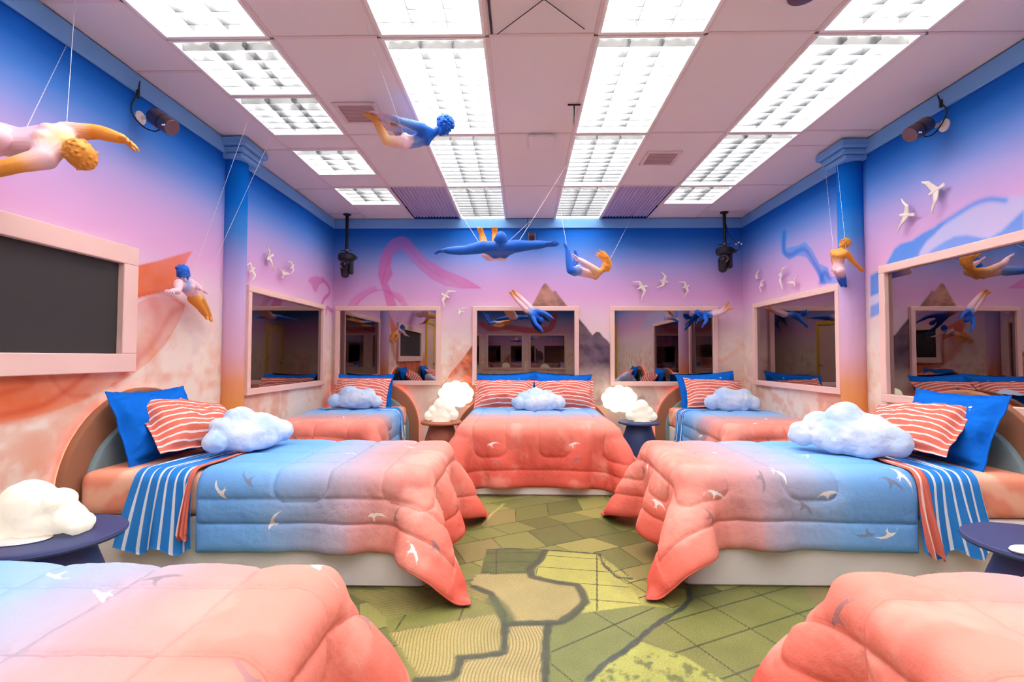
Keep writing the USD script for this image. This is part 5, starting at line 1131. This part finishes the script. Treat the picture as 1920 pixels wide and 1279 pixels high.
    if hair:
        kind, hc = hair; hs = []
        rng = np.random.default_rng(4)
        if kind == 'curls':
            for _ in range(170):
                p = rng.normal(size=3); p /= np.linalg.norm(p)
                if p[1] > 0.55 and p[2] < 0.45 or p[2] < -0.45: continue
                hs.append(ball(p * [.082, .10, .104] + [0, -.008, .022], .020, 8))
            hs.append(ball((0, -.012, .024), (.082, .098, .102), 20))
        elif kind == 'wind':
            for k in range(44):
                a = rng.uniform(-1, 1); b = rng.uniform(-.3, 1); st = np.array([a * .07, -.04 + .05 * b, .05 + .06 * b]); L = rng.uniform(.16, .34)
                pts = [st, st + [a * .03, -.10, .03 + .02 * b], st + [a * .06 + .02 * math.sin(k), -L * .7, .06 * b], st + [a * .09, -L, .03 * math.sin(k * 2) + .05 * b]]; r = [.034, .034, .026, .009]
                hs += [m3.Manifold.batch_hull([ball(pts[j], r[j], 8), ball(pts[j + 1], r[j + 1], 8)]) for j in range(3)]
            hs.append(ball((0, -.014, .024), (.084, .10, .106), 20))
        elif kind == 'cap':
            hs.append(ball((0, -.010, .024), (.081, .098, .103), 26))
            for k in range(70):
                q = rng.normal(size=3); q /= np.linalg.norm(q)
                if q[1] < 0.35 and q[2] > -0.5: hs.append(ball(q * [.078, .094, .098] + [0, -.010, .024], .014, 8))
        elif kind in ('short', 'tuft'):
            hs.append(ball((0, -.012, .026), (.082, .098, .102), 22))
            for k in range(40 if kind == 'short' else 26):
                a, b = rng.uniform(-1, 1), rng.uniform(-.9, .75); st = np.array([a * .062, b * .075 - .015, .026 + .082 * math.sqrt(max(0.05, 1 - a * a * .6 - b * b * .6))])
                hs.append(m3.Manifold.batch_hull([ball(st, .020, 8), ball(st + [.01 * a, -.03, .006], .010, 8)]))
        elif kind == 'spikes':
            for k in range(22):
                a = rng.uniform(-1, 1); b = rng.uniform(-.6, 1); st = np.array([a * .06, b * .05 - .02, .08]); e = st + [a * .03, b * .03 - .05, rng.uniform(.02, .05)]
                hs.append(m3.Manifold.batch_hull([ball(st, .032, 8), ball(e, .012, 8)]))
            hs.append(ball((0, -.012, .026), (.081, .097, .10), 20))
        hm = place_m(union(hs).scale([s * hk] * 3), R, J['head']); hv, hf = melt(hm, 0.012 * s / .5, 14) if kind == 'wind' else unman(hm); c = lin(*hc)
        add(t, 'hair', (hv, hf), 'figure_paint', True, col=np.tile(c, (len(hv), 1)) * (0.85 + 0.3 * meshkit.noise(hv * 60 / s, 2))[:, None])
    if pin is not None:          # a short rod that holds the figure off the wall
        add(t, 'wall_pin', sweep([J['pelvis'], np.where(np.isnan(pin), J['pelvis'], np.asarray(pin, float) - base)], 0.005, 8), 'white_plastic', True)
    for j, top in lines:
        add(t, 'suspension_line', sweep([J[j] if isinstance(j, str) else np.asarray(j) - base, np.asarray(top) - base], 0.0013, 5), 'nylon', True)
    return t
def joints(rows, plane='y', mirror=None):
    """rows: joint -> (px, py, depth on the plane)."""
    o = {}
    for k, (px_, py_, d) in rows.items():
        o[k] = at(px_, py_, **{plane: d})
        if mirror: o[k][1] = 2 * WALL_B - o[k][1]
    return o
cz = lambda px_, py_: at(px_, py_, z=CEIL)
T3 = dict(head=BLUE, neck=BLUE, chest=BLUE, waist=PINKC, pelvis=PINKC, sh=BLUE, el=BLUE, wr=BLUE, tip=BLUE, hip=PINKC, kn=LOCH, an=OCH, toe=OCH)
figure('blue figure with arms spread wide flying towards the viewer', 0.5, joints(dict(head=(939, 450, 3.22), neck=(938, 463, 3.30), chest=(937, 468, 3.40), waist=(934, 474, 3.53), pelvis=(931, 475, 3.66), shA=(908, 463, 3.34), elA=(869, 470, 3.33), wrA=(838, 470, 3.28), tipA=(811, 472, 3.24),
    shB=(967, 462, 3.34), elB=(996, 460, 3.33), wrB=(1023, 458, 3.28), tipB=(1049, 457, 3.24), hipA=(920, 476, 3.70), hipB=(940, 476, 3.70), knA=(912, 476, 3.92), knB=(932, 474, 3.92), anA=(904, 442, 4.0), anB=(928, 440, 4.0), toeA=(899, 428, 3.96), toeB=(927, 427, 3.96))),
    (0, -0.55, -0.85), T3, [('shB', cz(1062, 310)), ('chest', cz(1008, 402)), ('knA', cz(866, 404))], hk=1.08, bk=1.18)
T2 = dict(T3, el=LBLUE, wr=PINKC, tip=PINKC, waist=LBLUE)
figure('blue and pink figure with curly hair hanging below the ceiling lights', 0.5, joints(dict(head=(832, 236, 3.5), neck=(812, 250, 3.5), chest=(797, 257, 3.5), waist=(777, 266, 3.5), pelvis=(762, 266, 3.5), shA=(792, 240, 3.40), elA=(755, 228, 3.36), wrA=(712, 216, 3.42), tipA=(683, 213, 3.44),
    shB=(797, 252, 3.60), elB=(765, 246, 3.66), wrB=(728, 240, 3.66), tipB=(702, 236, 3.66), hipA=(757, 268, 3.45), hipB=(758, 266, 3.55), knA=(725, 264, 3.42), knB=(753, 262, 3.70), anA=(703, 224, 3.42), anB=(736, 229, 3.74), toeA=(681, 215, 3.42), toeB=(715, 221, 3.74))),
    (0.75, 0.0, -0.66), T2, [('anB', cz(675, 2)), ('pelvis', cz(702, 98)), ('chest', cz(838, 345))], ('curls', BLUE), hk=1.2)
T4 = dict(head=OCH, neck=OCH, chest=OCH, waist=PINKC, pelvis=PINKC, sh=LOCH, el=PINKC, wr=PINKC, tip=PINKC, hip=LBLUE, kn=BLUE, an=BLUE, toe=BLUE)
figure('pink figure with blue legs and wind-blown ochre hair near the back wall', 0.5, joints(dict(head=(1137, 500, 5.3), neck=(1126, 509, 5.3), chest=(1116, 514, 5.3), waist=(1100, 513, 5.3), pelvis=(1084, 508, 5.3), shA=(1118, 508, 5.2), elA=(1100, 495, 5.16), wrA=(1085, 486, 5.2), tipA=(1075, 479, 5.22),
    shB=(1120, 511, 5.4), elB=(1104, 500, 5.46), wrB=(1090, 492, 5.46), tipB=(1080, 486, 5.46), hipA=(1078, 509, 5.25), hipB=(1080, 508, 5.35), knA=(1069, 507, 5.08), knB=(1076, 508, 5.52), anA=(1064, 470, 5.12), anB=(1081, 481, 5.56), toeA=(1058, 456, 5.12), toeB=(1077, 470, 5.56))),
    (0.9, -0.1, -0.4), T4, [('anA', cz(1052, 398)), ('head', cz(1184, 408))], ('wind', OCH), bk=1.12)
T1 = dict(head=OCH, neck=LOCH, chest=PINKC, waist=PINKC, pelvis=PINKC, sh=PINKC, el=OCH, wr=OCH, tip=OCH, hip=PINKC, kn=LBLUE, an=BLUE, toe=BLUE)
figure('pink and ochre figure reaching in from the left edge of the picture', 0.55, joints(dict(head=(146, 288, 2.1), neck=(122, 268, 2.1), chest=(92, 266, 2.1), waist=(36, 268, 2.08), pelvis=(-14, 258, 2.06), shA=(124, 248, 2.18), elA=(182, 247, 2.22), wrA=(228, 260, 2.2), tipA=(263, 276, 2.18),
    shB=(84, 297, 2.04), elB=(26, 310, 1.96), wrB=(-24, 324, 1.92), tipB=(-70, 336, 1.92), hipA=(-26, 256, 2.12), hipB=(-26, 262, 2.0), knA=(-130, 240, 2.10), knB=(-130, 252, 2.0), anA=(-230, 205, 2.10), anB=(-230, 215, 2.0), toeA=(-290, 195, 2.10), toeB=(-290, 205, 2.0))) | {'hipA': (-2.25, 2.05, 2.16), 'hipB': (-2.21, 1.98, 2.13), 'knA': (-2.37, 1.84, 2.17), 'knB': (-2.31, 1.77, 2.14), 'anA': (-2.38, 1.62, 2.25), 'anB': (-2.33, 1.55, 2.22), 'toeA': (-2.38, 1.55, 2.30), 'toeB': (-2.33, 1.48, 2.27)},
    (0.45, 0.35, -0.8), T1, [('shA', cz(141, -2)), ('waist', cz(136, 62))], ('cap', OCH), front=(0.2, -1, -0.5), hk=1.25, bk=1.12, edge=0.014)
T5 = dict(head=BLUE, neck=BLUE, chest=BLUE, waist=LBLUE, pelvis=PINKC, sh=BLUE, el=BLUE, wr=BLUE, tip=BLUE, hip=PINKC, kn=PINKC, an=OCH, toe=OCH)
figure('small blue figure diving across the top of the centre back mirror', 0.31, joints(dict(head=(1014, 599, 6.10), neck=(1008, 594, 6.13), chest=(1003, 589, 6.16), waist=(997, 584, 6.18), pelvis=(991.5, 579.5, 6.20), shA=(1000, 595, 6.13), elA=(1005, 607, 6.08), wrA=(1014, 616, 6.04), tipA=(1020, 622, 6.02),
    shB=(1008, 584, 6.13), elB=(1022, 587, 6.08), wrB=(1033, 594, 6.04), tipB=(1040, 599, 6.02), hipA=(988, 580.5, 6.20), hipB=(993, 575.5, 6.20), knA=(973, 566, 6.22), knB=(978, 560, 6.22), anA=(960, 552, 6.24), anB=(965, 548, 6.24), toeA=(956, 548, 6.20), toeB=(961, 544, 6.20))),
    (0.35, -0.75, -0.2), T5, front=(0, 1, -0.5), hk=1.2, bk=1.32, pin=(np.nan, WALL_B - 0.002, np.nan))
T6 = dict(head=BLUE, neck=LBLUE, chest=PINKC, waist=PINKC, pelvis=LOCH, sh=PINKC, el=PINKC, wr=PINKC, tip=PINKC, hip=OCH, kn=OCH, an=OCH, toe=OCH)
XL = WALL_L
figure('small pink figure with blue head on the left wall by the orange veil', 0.36, joints(dict(head=(344, 515, XL + .17), neck=(344, 528, XL + .15), chest=(352, 538, XL + .13), waist=(361, 551, XL + .11), pelvis=(367, 559, XL + .10), shA=(335, 532, XL + .17), elA=(333, 546, XL + .20), wrA=(322, 546, XL + .22), tipA=(313, 545, XL + .24),
    shB=(356, 530, XL + .13), elB=(369, 536, XL + .15), wrB=(375, 541, XL + .2), tipB=(380, 545, XL + .22), hipA=(363, 560, XL + .12), hipB=(371, 558, XL + .08), knA=(376, 576, XL + .13), knB=(382, 573, XL + .08), anA=(386, 591, XL + .12), anB=(393, 594, XL + .07), toeA=(388, 598, XL + .14), toeB=(397, 602, XL + .10)), 'x'),
    (0.7, -0.7, 0.0), T6, [('shB', cz(466, 222)), ('hipB', cz(508, 258))], ('short', BLUE), front=(1, -0.5, 0), hk=1.35, bk=1.15)
figure('small blue figure over the upper right corner of the right back mirror', 0.30, joints(dict(head=(1311, 588, 6.12), neck=(1318, 591, 6.14), chest=(1323, 591, 6.16), waist=(1331, 590, 6.18), pelvis=(1338, 588.5, 6.20), shA=(1321, 587, 6.20), elA=(1314, 597, 6.20), wrA=(1309, 601, 6.16), tipA=(1305, 606, 6.15),
    shB=(1322, 594, 6.10), elB=(1325, 601, 6.06), wrB=(1320, 608, 6.04), tipB=(1317, 613, 6.04), hipA=(1340, 586, 6.23), hipB=(1340, 590, 6.17), knA=(1353, 583, 6.23), knB=(1353, 586, 6.17), anA=(1361, 573, 6.23), anB=(1365, 579, 6.19), toeA=(1366, 566, 6.20), toeB=(1374, 578, 6.18))),
    (-0.75, -0.5, -0.4), T5, (), ('spikes', BLUE), hk=1.2, bk=1.25, pin=(np.nan, WALL_B - 0.002, np.nan))
T8 = dict(head=OCH, neck=OCH, chest=OCH, waist=PINKC, pelvis=PINKC, sh=OCH, el=OCH, wr=OCH, tip=OCH, hip=PINKC, kn=BLUE, an=BLUE, toe=BLUE)
figure('ochre figure leaning out in front of the right column', 0.33, joints(dict(head=(1585, 457, 4.0), neck=(1577, 469, 4.0), chest=(1572, 479, 4.0), waist=(1572, 494, 4.02), pelvis=(1573, 506, 4.02), shA=(1563, 473, 4.05), elA=(1563, 488, 4.10), wrA=(1565, 501, 4.14), tipA=(1567, 509, 4.16),
    shB=(1587, 475, 3.95), elB=(1600, 491, 3.96), wrB=(1610, 501, 3.97), tipB=(1618, 508, 3.97), hipA=(1571, 508, 4.05), hipB=(1577, 508, 3.99), knA=(1574.5, 522, 4.12), knB=(1580, 518, 4.08), anA=(1580, 537, 4.2), anB=(1584, 532, 4.15), toeA=(1583, 546, 4.21), toeB=(1587, 541, 4.16))),
    (-0.85, -0.2, 0.45), T8, [('shA', cz(1547, 312)), ('shB', cz(1567, 282))], front=(-0.5, -1, 0), hk=1.3, bk=1.02)
figure('figure with blue legs behind the viewpoint, seen in the centre back mirror', 0.5, joints(dict(head=(957, 598, 13.3), neck=(951, 603, 13.3), chest=(946, 604, 13.3), waist=(937, 606, 13.3), pelvis=(928, 606, 13.3), shA=(952, 602, 13.2), elA=(970, 598, 13.2), wrA=(988, 593, 13.2), tipA=(998, 591, 13.2), shB=(951, 606, 13.4), elB=(940, 612, 13.5), wrB=(930, 612, 13.5), tipB=(922, 611, 13.5),
    hipA=(926, 605, 13.2), hipB=(926, 606, 13.4), knA=(917, 607, 13.2), knB=(919, 605, 13.4), anA=(910, 591, 13.2), anB=(914, 592, 13.4), toeA=(904, 586, 13.2), toeB=(909, 588, 13.4)), mirror=True), (0.9, 0.0, -0.2), dict(T4, sh=OCH, el=OCH, wr=OCH, tip=OCH), (), ('wind', OCH))
